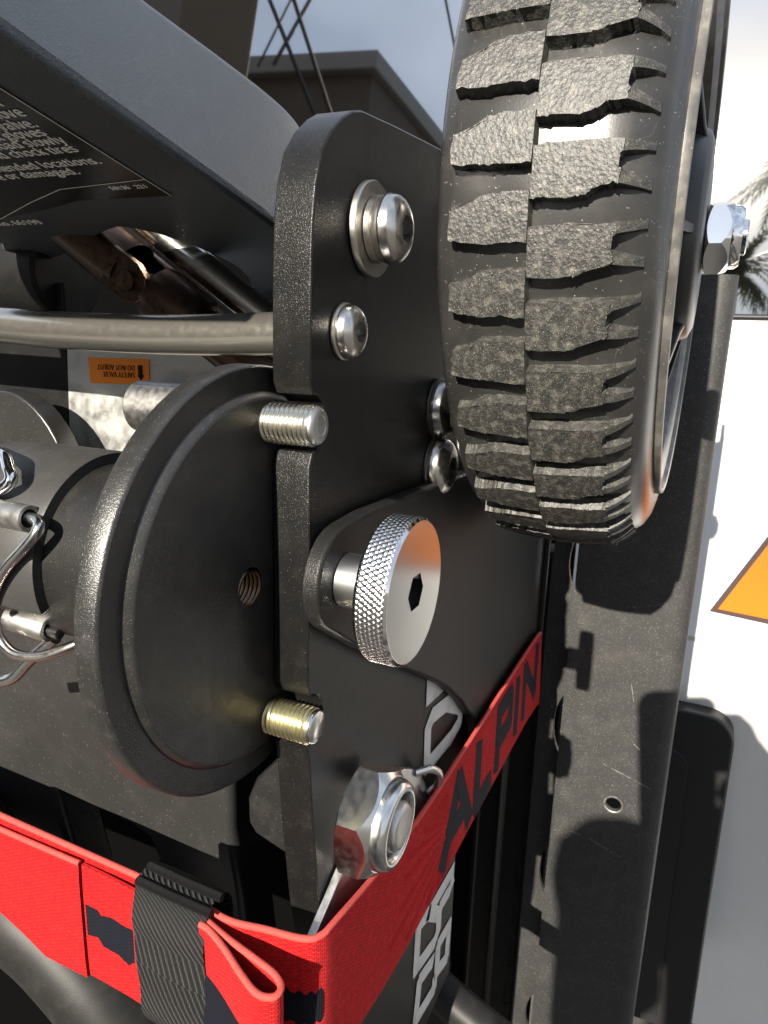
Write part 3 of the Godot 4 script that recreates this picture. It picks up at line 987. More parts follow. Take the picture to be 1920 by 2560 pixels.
func n_head(r: float, x0: float) -> Mb:
	# domed button head with an open hex centre
	var m := Mb.new()
	var hr := r * 0.42
	var top := r * 0.58
	var rows := 14
	var segs := 72
	var p := PackedVector3Array()
	for i in rows + 1:
		var f := float(i) / rows
		for k in segs:
			var a := TAU * k / segs
			var ff := fposmod(a - 0.2, PI / 3) - PI / 6
			var hin := hr * cos(PI / 6) / cos(ff)
			var e := 1.0 - f
			var rad := lerpf(hin, r, e)
			var t := clampf((rad - hr) / (r - hr), 0.0, 1.0)
			var h := top * sqrt(maxf(0.0, 1.0 - t * t * 0.86)) if i > 0 else top * 0.16
			p.append(Vector3(x0 + h, sin(a) * rad, cos(a) * rad))
	m.grid(p, rows + 1, segs, true, func(q: Vector3) -> Vector3: return Vector3(0.004, q.y, q.z))
	m.lathe(pts([x0, 0.0, x0, r * 0.98, x0 + 0.0003, r, x0 + top * 0.16, r]), segs)
	return m

# stepped round flange on its tube, seen left of the plate
func build_flange() -> void:
	var fl := thing("round_flange", "large black round flange with raised boss welded to a tube", "flange", Vector3(0, 0.90, 0.0058))
	var d := Mb.new()
	d.lathe(pts([-0.0240, 0.0, -0.0240, 0.0684, -0.0233, 0.0695, -0.0168, 0.0695, -0.0161, 0.0688, -0.0161, 0.0612, -0.0158, 0.0608, -0.0146, 0.0597, -0.0139, 0.0588]), 160, Vector3.ZERO, Vector3.RIGHT, 30.0)
	var we2 := Mb.new()
	we2.lathe(pts([-0.0162, 0.0614, -0.0158, 0.0611, -0.0144, 0.0600, -0.0138, 0.0594, -0.01375, 0.0588]), 160, Vector3.ZERO, Vector3.RIGHT, 60.0)
	part("boss_edge", we2, M.worn, fl)  # bright sunlit bevel line put into the colour, along with wear
	var we3 := Mb.new()
	we3.lathe(pts([-0.0232, 0.0696, -0.0169, 0.0696, -0.0161, 0.0690, -0.0160, 0.0686]), 160, Vector3.ZERO, Vector3.RIGHT, 60.0)
	part("outer_edge", we3, M.worn, fl)
	# boss face round the off-centre hole stays on the turning axis
	for k in 96:
		var a0 := TAU * k / 96
		var a1 := TAU * (k + 1) / 96
		var hz := 0.0074
		d.flat(Vector3(-0.0139, sin(a0) * 0.0588, cos(a0) * 0.0588), Vector3(-0.0139, sin(a1) * 0.0588, cos(a1) * 0.0588), Vector3(-0.0139, sin(a1) * 0.0064, hz + cos(a1) * 0.0064), Vector3(-0.0139, sin(a0) * 0.0064, hz + cos(a0) * 0.0064), Vector3.RIGHT)
	part("disc", d, M.disc, fl)
	var th := Mb.new()
	th.thread(0.0064, 0.0007, 0.0016, -0.0215, -0.0138, true)
	part("threaded_hole", th, M.bronze, fl, "", Vector3(0, -0.001, 0.0074))
	var hb := Mb.new()
	hb.lathe(pts([-0.0222, 0.0065, -0.0222, 0.0]), 24)
	part("hole_floor", hb, M.black_hollow, fl, "", Vector3(0, -0.001, 0.0074))
	var tb := Mb.new()
	tb.lathe(pts([-0.30, 0.0325, -0.0225, 0.0325]), 96)
	part("tube", tb, M.tube, fl)
	# strap clamp round the tube, open below
	var cl := Mb.new()
	cl.lathe(pts([-0.1250, 0.0326, -0.1250, 0.0362, -0.1240, 0.0366, -0.0780, 0.0366, -0.0770, 0.0361, -0.0770, 0.0326]), 60, Vector3.ZERO, Vector3.RIGHT, 30.0, deg_to_rad(150), deg_to_rad(380))
	part("clamp_band", cl, M.band, fl)

	var lt := thing("latch_clip", "silver wire latch with hinge barrels clipped round the black tube", "clip")
	var b1 := Mb.new()
	b1.lathe(pts([0, 0.0030, 0, 0.0044, 0.028, 0.0044, 0.0284, 0.0040, 0.0284, 0.0030]), 28, Vector3(-0.108, 0.9195, 0.0385), Vector3(1, 0.0, 0.02).normalized())
	part("hinge_barrel", b1, M.zinc_dull, lt)
	var w1 := Mb.new()
	w1.tube(smooth_path(pts3([-0.092, 0.9205, 0.0385, -0.0775, 0.9198, 0.0395, -0.0722, 0.9180, 0.042, -0.0760, 0.9123, 0.044, -0.0840, 0.9045, 0.045, -0.0915, 0.8960, 0.044, -0.100, 0.885, 0.04])), 0.0018, 14)
	part("wire", w1, M.zinc, lt)
	var b2 := Mb.new()
	b2.lathe(pts([0, 0.0032, 0, 0.0046, 0.0185, 0.0046, 0.019, 0.0042, 0.019, 0.0030]), 28, Vector3(-0.1035, 0.8780, 0.030), Vector3(1, -0.03, 0.02).normalized())
	part("hinge_barrel", b2, M.zinc_dull, lt)
	var pin := Mb.new()
	pin.tube(PackedVector3Array([Vector3(-0.1, 0.8778, 0.0302), Vector3(-0.080, 0.8768, 0.0306)]), 0.0021, 12)
	part("hinge_pin", pin, M.zinc, lt)
	var w2 := Mb.new()
	w2.tube(smooth_path(pts3([-0.112, 0.900, 0.034, -0.1079, 0.8860, 0.035, -0.1050, 0.8767, 0.036, -0.1020, 0.8711, 0.036, -0.0952, 0.8679, 0.036, -0.0854, 0.8688, 0.034, -0.0747, 0.8734, 0.030, -0.0660, 0.8780, 0.024])), 0.0018, 14)
	part("wire", w2, M.dusty_chrome, lt)
	var w3 := Mb.new()
	w3.tube(smooth_path(pts3([-0.15, 0.835, 0.018, -0.1342, 0.8410, 0.02, -0.1201, 0.8461, 0.02, -0.1092, 0.8561, 0.02, -0.095, 0.868, 0.02])), 0.0024, 14)
	part("wire", w3, M.zinc, lt)
	var dr := Mb.new()
	dr.tube(smooth_path(pts3([-0.120, 0.937, 0.022, -0.1005, 0.9365, 0.030, -0.0940, 0.9335, 0.0335, -0.0910, 0.9298, 0.0355, -0.0960, 0.9262, 0.037, -0.106, 0.9245, 0.036])), 0.0021, 14)
	part("ring", dr, M.chrome, lt)

# flat arm that the knurled screw passes through
func build_swing_arm() -> void:
	var ar := thing("swing_arm", "black powder coated flat arm with rounded nose behind the knurled screw", "arm")
	var o := PackedVector2Array()
	for k in 11:      # rounded nose round the screw
		var a := deg_to_rad(-62.0 + 150.0 * k / 10)
		o.append(Vector2(-0.0137 + cos(a) * 0.0195, 0.8985 + sin(a) * 0.0188))
	o.append_array(pts([-0.030, 0.9182, -0.0604, 0.9175, -0.1491, 0.9140, -0.26, 0.9110, -0.3266, 0.9085, -0.372, 0.9075, -0.372, 0.70, -0.215, 0.71, -0.203, 0.735, -0.1971, 0.7459, -0.188, 0.757, -0.1779, 0.7656, -0.164, 0.779, -0.1504, 0.7892, -0.136, 0.8005, -0.1211, 0.8102, -0.0938, 0.8265, -0.0704, 0.8399, -0.0277, 0.8665]))
	var m := Mb.new()
	m.prism(o, 0.0006, 0.0066, 0.0016, Vector3.ZERO, Vector3(0, 0, 1), Vector3(0, 1, 0), Vector3(1, 0, 0), 40.0, 0.0006)
	part("arm_plate", m, M.swing, ar)
	var ridge := Mb.new()
	ridge.prism_x(pts([-0.366, 0.70, -0.372, 0.70, -0.372, 0.905, -0.366, 0.905]), 0.0066, 0.0105, 0.001)
	part("end_ridge", ridge, M.swing, ar)

func build_knob() -> void:
	var kn := thing("thumb_screw", "silver knurled round thumb screw with a hex socket", "thumb screw", Vector3(0, 0.8979, -0.0137))
	var sh := Mb.new()
	sh.lathe(pts([0.0068, 0.0093, 0.0215, 0.0093]), 48)
	part("shank", sh, M.shank, kn)
	# head: rear face and chamfers
	var x0 := 0.0212
	var x1 := 0.0328
	var R := 0.0250
	var bk := Mb.new()
	bk.lathe(pts([x0, 0.009, x0, R - 0.0012, x0 + 0.0009, R - 0.0003]), 96)
	bk.lathe(pts([x1 - 0.0010, R - 0.0003, x1 - 0.0002, R - 0.0012]), 96)
	part("head_back", bk, M.chrome, kn)
	var kg := Mb.new()
	var na := 84
	var segs := na * 5
	var rows := 26
	var p := PackedVector3Array()
	for r in rows + 1:
		var x := lerpf(x0 + 0.0009, x1 - 0.0010, float(r) / rows)
		for k in segs:
			var a := TAU * k / segs
			var w := TAU * R / na
			var u := a * R
			var g1 := absf(fposmod((u + (x - x0) * 0.62) / w, 1.0) - 0.5) * 2.0
			var g2 := absf(fposmod((u - (x - x0) * 0.62) / w, 1.0) - 0.5) * 2.0
			var h := minf(minf(g1, g2) * 1.8, 1.0) * 0.00042
			if r == 0 or r == rows:
				h = 0.0
			var rr := R - 0.0004 + h
			p.append(Vector3(x, cos(a) * rr, sin(a) * rr))
	kg.grid(p, rows + 1, segs, true, func(q: Vector3) -> Vector3: return Vector3(0, q.y, q.z))
	part("knurled_band", kg, M.knurl, kn)
	# turned face with hex opening; rings give the radial sheen
	var fc := Mb.new()
	var hr := 0.0066
	var n := 144
	var rings := 46
	var q := PackedVector3Array()
	for i in rings + 1:
		for k in n:
			var a := TAU * k / n
			var ff := fposmod(a, PI / 3) - PI / 6
			var inr := hr * cos(PI / 6) / cos(ff)
			var rr := lerpf(inr, R - 0.0012, float(i) / rings)
			q.append(Vector3(x1 - 0.0002 - 0.00005 * (i % 2), sin(a) * rr, cos(a) * rr))
	fc.grid(q, rings + 1, n, true, func(_z: Vector3) -> Vector3: return Vector3.RIGHT)
	part("face", fc, M.turned, kn)
	var so := Mb.new()
	for k in 6:
		var a0 := TAU * k / 6
		var a1 := TAU * (k + 1) / 6
		var mid := (a0 + a1) * 0.5
		var inn := x1 - 0.009
		so.flat(Vector3(x1 - 0.0002, sin(a0) * hr, cos(a0) * hr), Vector3(x1 - 0.0002, sin(a1) * hr, cos(a1) * hr), Vector3(inn, sin(a1) * hr, cos(a1) * hr), Vector3(inn, sin(a0) * hr, cos(a0) * hr), -Vector3(0, sin(mid), cos(mid)))
		so.tri(Vector3(inn, 0, 0), Vector3(inn, sin(a0) * hr, cos(a0) * hr), Vector3(inn, sin(a1) * hr, cos(a1) * hr), Vector3.RIGHT, Vector3.RIGHT, Vector3.RIGHT)
	part("hex_socket", so, M.chrome, kn)

func build_wheel() -> void:
	var wh := thing("rubber_wheel", "chunky black rubber wheel with worn stone-scuffed tread blocks", "wheel", Vector3(0, 1.0286, -0.1935))
	var base := pts([0.0245, 0.100, 0.0195, 0.115, 0.0180, 0.128, 0.0180, 0.1355, 0.0190, 0.1395, 0.0215, 0.1420, 0.026, 0.1432, 0.040, 0.1448, 0.055, 0.1453, 0.070, 0.1446, 0.080, 0.1432, 0.0865, 0.1408, 0.0905, 0.1372, 0.0930, 0.1325, 0.0943, 0.1270, 0.0945, 0.1225, 0.0938, 0.1205])
	var ty := Mb.new()
	ty.lathe(base, 180, Vector3.ZERO, Vector3.RIGHT, 60.0)
	var tyre := part("tyre", ty, M.rubber, wh)
	# tread blocks: four worn shapes per side, set round the tyre
	rng.seed = 4
	var crown := func(x: float) -> float:
		return 0.1505 - 0.0022 * pow(absf(x - 0.055) / 0.028, 2.0)
	var meshes := [[], []]
	for side in 2:
		for var_ in 5:
			meshes[side].append(tread_block(side, crown))
	for k in 40:
		for side in 2:
			var ang := deg_to_rad(-4.4 - 9.0 * k) if side == 0 else deg_to_rad(-8.3 - 9.0 * k)
			var b := part("tread_block", meshes[side][(k * 3 + side) % 5], M.block, tyre)
			b.rotation.x = -ang
	# rim, web, ribs, hub
	var rm := Mb.new()
	rm.lathe(pts([0.0930, 0.1215, 0.0962, 0.1215, 0.0974, 0.1209, 0.0977, 0.1198, 0.0972, 0.1187, 0.0955, 0.1178, 0.0950, 0.1140, 0.0925, 0.1105, 0.080, 0.1065, 0.066, 0.104]), 160, Vector3.ZERO, Vector3.RIGHT, 35.0)
	var rim := part("rim", rm, M.rim_lip, wh)
	var wb := Mb.new()
	wb.lathe(pts([0.030, 0.10, 0.060, 0.104, 0.066, 0.104, 0.066, 0.040]), 96)
	wb.lathe(pts([0.0245, 0.11, 0.0245, 0.02]), 96)
	part("web", wb, M.rim, rim)
	for k in 6:
		var a := TAU * k / 6 + deg_to_rad(58)
		var rb := Mb.new()
		rb.prism(pts([0.062, 0.044, 0.0985, 0.044, 0.0965, 0.050, 0.086, 0.106, 0.062, 0.106]), -0.0022, 0.0022, 0.0008, Vector3.ZERO, Vector3(1, 0, 0), Vector3(0, sin(a), cos(a)), Vector3(0, cos(a), -sin(a)))
		part("spoke", rb, M.rim, wh)
	var hb := Mb.new()
	hb.lathe(pts([0.060, 0.050, 0.094, 0.0475, 0.0985, 0.0455, 0.1005, 0.041, 0.1008, 0.022, 0.1012, 0.0]), 96, Vector3.ZERO, Vector3.RIGHT, 60.0)
	part("hub", hb, M.rim, wh)
	var nm := Mb.new()
	hex(nm, 0.1014, 0.1125, 0.0172, deg_to_rad(-14))
	var nut := part("axle_nut", nm, M.chrome, wh, "bright chrome axle nut at the wheel's hub")
	var nc := Mb.new()
	nc.lathe(pts([0.1120, 0.0140, 0.1150, 0.0138, 0.1168, 0.0125, 0.1170, 0.0105, 0.1160, 0.0090]), 48)
	nc.lathe(pts([0.112, 0.0078, 0.1186, 0.0078, 0.1192, 0.0070, 0.1192, 0.0]), 32)
	part("nut_collar", nc, M.chrome, nut)

func tread_block(side: int, crown: Callable) -> ArrayMesh:
	# outline in (x, arc) on the tyre, bent round it; walls widen to the foot; edges torn
	var o: PackedVector2Array
	if side == 0:
		o = pts([0.0530, -0.0075, 0.0530, 0.0078, 0.044, 0.0078, 0.037, 0.0070, 0.0335, 0.0046, 0.029, 0.0032, 0.0262, 0.0030, 0.0255, -0.0062, 0.031, -0.0066, 0.038, -0.0074, 0.046, -0.0068])
	else:
		o = pts([0.0534, -0.0078, 0.0534, 0.0074, 0.060, 0.0080, 0.070, 0.0080, 0.0800, 0.0080, 0.0802, 0.0046, 0.0770, 0.0020, 0.0795, -0.0004, 0.0795, -0.0040, 0.0765, -0.0043, 0.0735, -0.0048, 0.0700, -0.0072, 0.066, -0.0080, 0.059, -0.0078])
	# finer outline with torn lower edge
	var f := PackedVector2Array()
	var m := o.size()
	for i in m:
		for k in 5:
			var p := o[i].lerp(o[(i + 1) % m], k / 5.0)
			var tear := 0.00055 if p.y < 0.0 else 0.00028
			if absf(p.x - 0.0532) < 0.0003:
				tear = 0.00012
			f.append(p + Vector2(rng.randf_range(-1, 1), rng.randf_range(-1, 1)) * tear)
	var b := Mb.new()
	var foot := func(p: Vector2) -> Vector2:
		var c := Vector2(0.04 if side == 0 else 0.066, 0.0)
		return p + (p - c).normalized() * 0.0009
	var at := func(p: Vector2, r: float) -> Vector3:
		var a := p.y / 0.150
		return Vector3(p.x, sin(a) * r, cos(a) * r)
	var rad := func(p: Vector2) -> Vector3:
		var a := p.y / 0.150
		return Vector3(0, sin(a), cos(a))
	var ix := Geometry2D.triangulate_polygon(f)
	# top: a jittered fine grid would cost more; fan of the torn outline plus relief in the material
	var hs := PackedFloat32Array()
	for p in f:
		hs.append((crown.call(p.x) as float) + rng.randf_range(-0.00022, 0.00022))
	for k in range(0, ix.size(), 3):
		var a: Vector2 = f[ix[k]]
		var c: Vector2 = f[ix[k + 1]]
		var d: Vector2 = f[ix[k + 2]]
		b.tri(at.call(a, hs[ix[k]]), at.call(c, hs[ix[k + 1]]), at.call(d, hs[ix[k + 2]]), rad.call(a), rad.call(c), rad.call(d))
	var area := 0.0
	for i in f.size():
		area += f[i].cross(f[(i + 1) % f.size()])
	for i in f.size():
		var j := (i + 1) % f.size()
		var e := (f[j] - f[i]).normalized()
		var n2 := Vector2(e.y, -e.x) * signf(area)
		var mid := (f[i] + f[j]) * 0.5
		var nn := Vector3(n2.x, 0, 0) + Vector3(0, cos(mid.y / 0.15), -sin(mid.y / 0.15)) * n2.y + (rad.call(mid) as Vector3) * 0.25
		nn = nn.normalized()
		b.flat(at.call(f[i], hs[i]), at.call(f[j], hs[j]), at.call(foot.call(f[j]), 0.1405), at.call(foot.call(f[i]), 0.1405), nn)
	if side == 1:
		# two prongs running down to the shoulder, a notch between them
		for pr in [[0.0082, 0.0046, 0.0086, 0.0064], [-0.0002, -0.0040, -0.0030, -0.0056]]:
			var rows := []
			for st in 5:
				var f2 := st / 4.0
				var x := lerpf(0.0785, 0.0885, f2)
				var ya := lerpf(pr[0], pr[2], f2)
				var yb := lerpf(pr[1], pr[3], f2)
				var top := lerpf(0.1486, 0.1402, f2 * f2 * 0.6 + f2 * 0.4)
				rows.append([at.call(Vector2(x, ya + 0.0008), 0.1395), at.call(Vector2(x, ya), top), at.call(Vector2(x, yb), top), at.call(Vector2(x, yb - 0.0008), 0.1395)])
			for st in 4:
				for c3 in 3:
					var P0: Vector3 = rows[st][c3]
					var P1: Vector3 = rows[st][c3 + 1]
					var P2: Vector3 = rows[st + 1][c3 + 1]
					var P3: Vector3 = rows[st + 1][c3]
					var g := (P2 - P0).cross(P3 - P1).normalized()
					var hint: Vector3 = [Vector3(0, 1, 0), Vector3(0.4, 0, 1), Vector3(0, -1, 0)][c3]
					if g.dot(hint) < 0.0:
						g = -g
					b.flat(P0, P1, P2, P3, g)
	return b.mesh()

# hollow lift arm above, seen from its underside
func build_lift_arm() -> void:
	var la := thing("lift_arm", "large dark grey jack lift arm with a printed warning label below", "jack arm")
	var s := 0.22305
	var dz := Vector3(0, s, 1).normalized()
	var up := dz.cross(Vector3.RIGHT).normalized()
	if up.y < 0:
		up = -up
	var org := Vector3(0, 1.02944, 0)
	var k := sqrt(1 + s * s)
	var o := PackedVector2Array()
	for p in pts([-0.045, 0.14, -0.045, -0.04, -0.0462, -0.072, -0.0500, -0.098, -0.0580, -0.122, -0.075, -0.147, -0.1195, -0.1652, -0.112, -0.136, -0.1016, -0.1148, -0.0955, -0.098, -0.0946, -0.0862, -0.0981, -0.0685, -0.1051, -0.0543, -0.112, -0.0485, -0.1173, -0.0469, -0.126, -0.050, -0.1404, -0.0566, -0.1628, -0.0688, -0.1828, -0.0777, -0.197, -0.083, -0.2083, -0.0855, -0.2177, -0.0792, -0.2177, -0.072, -0.2049, -0.0603, -0.20, 0.14]):
		o.append(Vector2(p.x, p.y * k))
	var b := Mb.new()
	b.prism(o, 0.0, 0.004, 0.0005, org, Vector3.RIGHT, dz, up, 40.0, 0.0015)
	# leaning side face with a rounded lower and upper edge, swept along the outline and round the nose
	var ed := smooth_path(pts3([-0.045, 0, 0.14, -0.045, 0, 0.06, -0.045, 0, 0.0, -0.045, 0, -0.04, -0.0462, 0, -0.072, -0.0500, 0, -0.098, -0.0580, 0, -0.122, -0.075, 0, -0.147, -0.1195, 0, -0.1652]), 6)
	var prof := pts([0.0030, 0.0, 0.0012, 0.0004, 0.0003, 0.0014, 0.0, 0.003, 0.0225, 0.93, 0.0240, 0.965, 0.0268, 0.99, 0.0310, 1.0, 0.09, 1.0])
	var gp := PackedVector3Array()
	for i in ed.size():
		var t2 := (ed[mini(i + 1, ed.size() - 1)] - ed[maxi(i - 1, 0)]).normalized()
		var inn := Vector3(t2.z, 0, -t2.x)
		var hh := 0.055 + 0.14 * maxf(0.0, -ed[i].z)
		for q in prof:
			var h2 := q.y if q.y < 0.01 else q.y * hh
			var w := ed[i] + inn * q.x * (1.0 if q.x < 0.05 or i < 30 else 0.5)
			gp.append(org + Vector3.RIGHT * w.x + dz * w.z * k + up * h2)
	b.grid(gp, ed.size(), prof.size(), false, func(q: Vector3) -> Vector3: return Vector3(0.6, q.y - 1.04, -0.1))
	part("arm_body", b, M.arm_paint, la)
	# printed label, lying against the underside
	var lab := Mb.new()
	var lo := PackedVector2Array()
	for p in pts([-0.0672, 0.060, -0.0677, -0.0204, -0.1115, -0.0201, -0.135, -0.026, -0.1685, -0.0322, -0.1898, -0.0486, -0.195, 0.06]):
		lo.append(Vector2(p.x, p.y * k))
	lab.prism(lo, -0.0002, 0.0, 0.0, org - up * 0.0001, Vector3.RIGHT, dz, up)
	var label := part("warning_label", lab, M.label, la, "black label with fine white warning text")
	var bd := Mb.new()
	for seg in [[-0.0672, 0.060, -0.0677, -0.0204], [-0.068, -0.0073, -0.1094, -0.0101], [-0.1094, -0.0101, -0.135, -0.019], [-0.135, -0.019, -0.1685, -0.0322]]:
		var a := Vector2(seg[0], seg[1] * k)
		var c := Vector2(seg[2], seg[3] * k)
		var d := (c - a).normalized()
		var nn := Vector2(-d.y, d.x) * 0.00018
		var P := func(q: Vector2) -> Vector3: return org - up * 0.0005 + Vector3.RIGHT * q.x + dz * q.y
		bd.flat(P.call(a + nn), P.call(c + nn), P.call(c - nn), P.call(a - nn), -up)
	part("label_border", bd, M.label_text, label)
	var font := SystemFont.new()
	font.font_names = PackedStringArray(["Droid Sans"])
	var rows := [["set load. 6. Jack stands required after", -0.0735, 0.0378], ["required for use. 7. Do not move", -0.0723, 0.0324], ["load. 8. Do not adjust safety valve.", -0.0744, 0.0268], ["wear heavy-duty work gloves", -0.0762, 0.0220], ["during servicing.  9. Lower load slowly", -0.0735, 0.0170], ["Set the parking brake and chock tires", -0.0745, 0.0118], ["Use manufacturer-recommended locations.", -0.0735, 0.0052], ["Do not use if parts loose or damaged.", -0.0885, -0.0016], ["58136   221", -0.0715, -0.0128], ["No. 66199", -0.150, -0.0385]]
	var tb := Basis(Vector3.RIGHT, dz, -up)
	for r in rows:
		var tm := TextMesh.new()
		tm.font = font
		tm.font_size = 32
		tm.pixel_size = 0.000185 if r[0] != "58136   221" else 0.00008
		tm.depth = 0.0002
		tm.width = 4000.0
		tm.text = r[0]
		tm.horizontal_alignment = HORIZONTAL_ALIGNMENT_LEFT
		var bb := tm.get_aabb()
		var t := part("label_text", tm, M.label_text, label)
		var off := Vector3(bb.end.x, bb.position.y, 0)
		t.transform = Transform3D(tb, org - up * 0.0006 + Vector3.RIGHT * (r[1] as float) + dz * (r[2] as float) * k - tb * off)

func build_jack_left() -> void:
	# black sheet added for the interior shadow at the left, behind everything
	var bx := thing("jack_side_frame", "black steel side frame of the jack with an added black sheet for its inner shade", "frame")
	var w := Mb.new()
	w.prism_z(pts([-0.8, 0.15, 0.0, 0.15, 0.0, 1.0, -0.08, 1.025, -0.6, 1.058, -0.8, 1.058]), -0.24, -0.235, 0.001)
	part("shade_backing", w, M.black_hollow, bx)
	var w2 := Mb.new()
	w2.prism_z(pts([-0.5, 0.90, -0.1905, 0.9, -0.1880, 0.9690, -0.1880, 1.00, -0.5, 1.00]), -0.092, -0.080, 0.001)
	part("frame_plate", w2, M.deep, bx)
	# roller under the arm's lobe
	var ro := thing("black_roller", "short black roller under the lift arm's rounded lobe", "roller")
	var rm := Mb.new()
	rm.lathe(pts([0, 0.0, 0, 0.021, 0.002, 0.023, 0.05, 0.023, 0.052, 0.021, 0.052, 0.0]), 48, Vector3(-0.245, 1.005, -0.09), Vector3.RIGHT)
	part("roller_body", rm, M.deep, ro)
	# universal joint
	var uj := thing("universal_joint", "brown steel universal joint slanting down behind the chrome rod", "joint")
	var d := Vector3(0.83, -0.55, -0.05).normalized()
	var side := d.cross(Vector3(0, 0, 1)).normalized()
	var c0 := Vector3(-0.1330, 1.006, -0.066)
	var yk := Mb.new()
	yk.lathe(pts([-0.035, 0.0, -0.035, 0.0130, 0.004, 0.0130]), 32, c0, d)
	part("upper_yoke", yk, M.bronze, uj)
	for sgn in [-1.0, 1.0]:
		var ear := Mb.new()
		ear.prism(pts([0.0, -0.009, 0.014, -0.009, 0.021, -0.006, 0.024, 0.0, 0.021, 0.006, 0.014, 0.009, 0.0, 0.009]), -0.0022, 0.0022, 0.0006, c0 + Vector3(0, 0, 1) * sgn * 0.0100, d, side, Vector3(0, 0, 1))
		part("yoke_ear", ear, M.bronze, uj)
	var pn := Mb.new()
	pn.lathe(pts([-0.014, 0.0, -0.014, 0.0045, 0.0135, 0.0045, 0.0138, 0.0], ), 24, c0 + d * 0.013, Vector3(0, 0, 1))
	part("cross_pin", pn, M.bronze, uj)
	var cu := Mb.new()
	cu.lathe(pts([0.018, 0.0, 0.018, 0.0088, 0.021, 0.0125, 0.026, 0.0132, 0.047, 0.0132, 0.048, 0.0120, 0.048, 0.0095, 0.105, 0.0095]), 40, c0, d)
	part("lower_cup", cu, M.bronze, uj)
	var cs := Mb.new()
	cs.lathe(pts([-0.03, 0.007, 0.09, 0.007]), 20, c0 + Vector3(0.016, 0.012, -0.01), d)
	part("side_shaft", cs, M.dusty_chrome, uj)
	# rod
	var rd := thing("chrome_rod", "dusty chrome rod running left from behind the black plate", "rod")
	var r := Mb.new()
	r.tube(smooth_path(pts3([-0.34, 0.981, -0.03, -0.25, 0.9795, -0.03, -0.1718, 0.9785, -0.03, -0.1433, 0.9775, -0.03, -0.0959, 0.9770, -0.03, -0.0612, 0.9776, -0.03, -0.0325, 0.9788, -0.03, -0.0155, 0.9792, -0.03])), 0.0076, 28)
	part("rod_body", r, M.rod, rd)
	# alloy block with sticker
	var bl := thing("alloy_block", "pale cast alloy block with an orange sticker behind the flange", "pump block")
	var bm := Mb.new()
	bm.prism_z(pts([-0.1885, 0.9740, -0.1940, 0.88, -0.07, 0.88, -0.07, 0.974]), -0.15, -0.08, 0.0012)
	part("block_body", bm, M.alloy, bl)
	var stk := Mb.new()
	stk.prism_z(pts([-0.1734, 0.9642, -0.1345, 0.9649, -0.1348, 0.9528, -0.1729, 0.9516]), -0.0798, -0.0795, 0.0)
	var sticker := part("orange_sticker", stk, M.orange, bl, "orange safety valve sticker, upside down")
	var font := SystemFont.new()
	font.font_names = PackedStringArray(["Droid Sans"])
	for i in 2:
		var tm := TextMesh.new()
		tm.font = font
		tm.font_size = 32
		tm.pixel_size = 0.000105
		tm.depth = 0.0002
		tm.width = 4000.0
		tm.text = ["SAFETY VALVE", "DO NOT ADJUST"][i]
		tm.horizontal_alignment = HORIZONTAL_ALIGNMENT_LEFT
		var bb := tm.get_aabb()
		var t := part("sticker_text", tm, M.print, sticker)
		var b := Basis(Vector3(-1, -0.02, 0).normalized(), Vector3(0.02, -1, 0).normalized(), Vector3(0, 0, 1))
		t.transform = Transform3D(b, Vector3(-0.1435, [0.9578, 0.9612][i] - 0.0022, -0.0793) - b * Vector3(bb.position.x, bb.end.y, 0))
	var aw := Mb.new()
	aw.prism_z(pts([-0.1412, 0.9618, -0.1412, 0.9570, -0.1420, 0.9570, -0.1397, 0.9545, -0.1376, 0.9572, -0.1386, 0.9572, -0.1386, 0.9618]), -0.0794, -0.0792, 0.0)
	part("sticker_arrow", aw, M.print, sticker)
	var cap := Mb.new()
	cap.lathe(pts([0, 0.0, 0, 0.010, 0.002, 0.0118, 0.05, 0.0118]), 40, Vector3(-0.1300, 0.9440, -0.066), Vector3.RIGHT)
	part("valve_cap", cap, M.zinc_dull, bl)
	# cover plate rounding at far left
	var dm := thing("round_cover", "grey rounded cover plate behind the tube at the left edge", "cover")
	var dmm := Mb.new()
	dmm.prism_z(disc_outline(-0.2000, 0.8960, 0.042, 0.052, 48), -0.062, -0.050, 0.0012)
	part("cover_plate", dmm, M.frame, dm)
	# lower frame of the jack
	var fr := thing("jack_lower_frame", "dusty grey jack frame below the flange with a dark cutout", "frame")
	var tilt := Basis(Vector3.RIGHT, deg_to_rad(-10))
	var o := PackedVector2Array()
	for p in pts([-0.40, 0.83, -0.25, 0.865, -0.16, 0.88, -0.05, 0.86, -0.0545, 0.79, -0.0551, 0.7650, -0.050, 0.735, -0.046, 0.70, -0.046, 0.62, -0.0965, 0.62, -0.0960, 0.7208, -0.1003, 0.7338, -0.1049, 0.7433, -0.113, 0.7455, -0.1208, 0.7466, -0.1626, 0.7498, -0.150, 0.700, -0.150, 0.62, -0.40, 0.62]):
		o.append(p)
	var fm := Mb.new()
	fm.prism_z(o, -0.055, -0.030, 0.004)
	part("frame_body", fm, M.frame, fr)
	var sp := thing("spacer_block", "small speckled black spacer between the plate and lower frame", "spacer")
	var sm := Mb.new()
	sm.prism_z(pts([-0.0145, 0.8250, -0.0239, 0.8174, -0.036, 0.803, -0.0403, 0.7923, -0.0400, 0.7812, -0.0366, 0.7768, -0.0217, 0.7722, -0.0145, 0.770]), -0.06, -0.020, 0.002)
	part("spacer_body", sm, M.tube, sp)
	for i in 2:
		var cr := thing("thin_rail", ["upper of two thin bright rails under the black pipe's left end", "lower of two thin bright rails under the black pipe's left end"][i], "rail", Vector3.ZERO, "thin rails at the lower left")
		var cm := Mb.new()
		cm.tube(PackedVector3Array([Vector3(-0.30, 0.590 - i * 0.022, -0.06), Vector3(-0.12, 0.665 - i * 0.022, -0.06)]), 0.0035, 12)
		part("rail_body", cm, M.zinc, cr)
	var pp := thing("black_pipe", "thick black pipe slanting down under the red strap", "pipe")
	var pm := Mb.new()
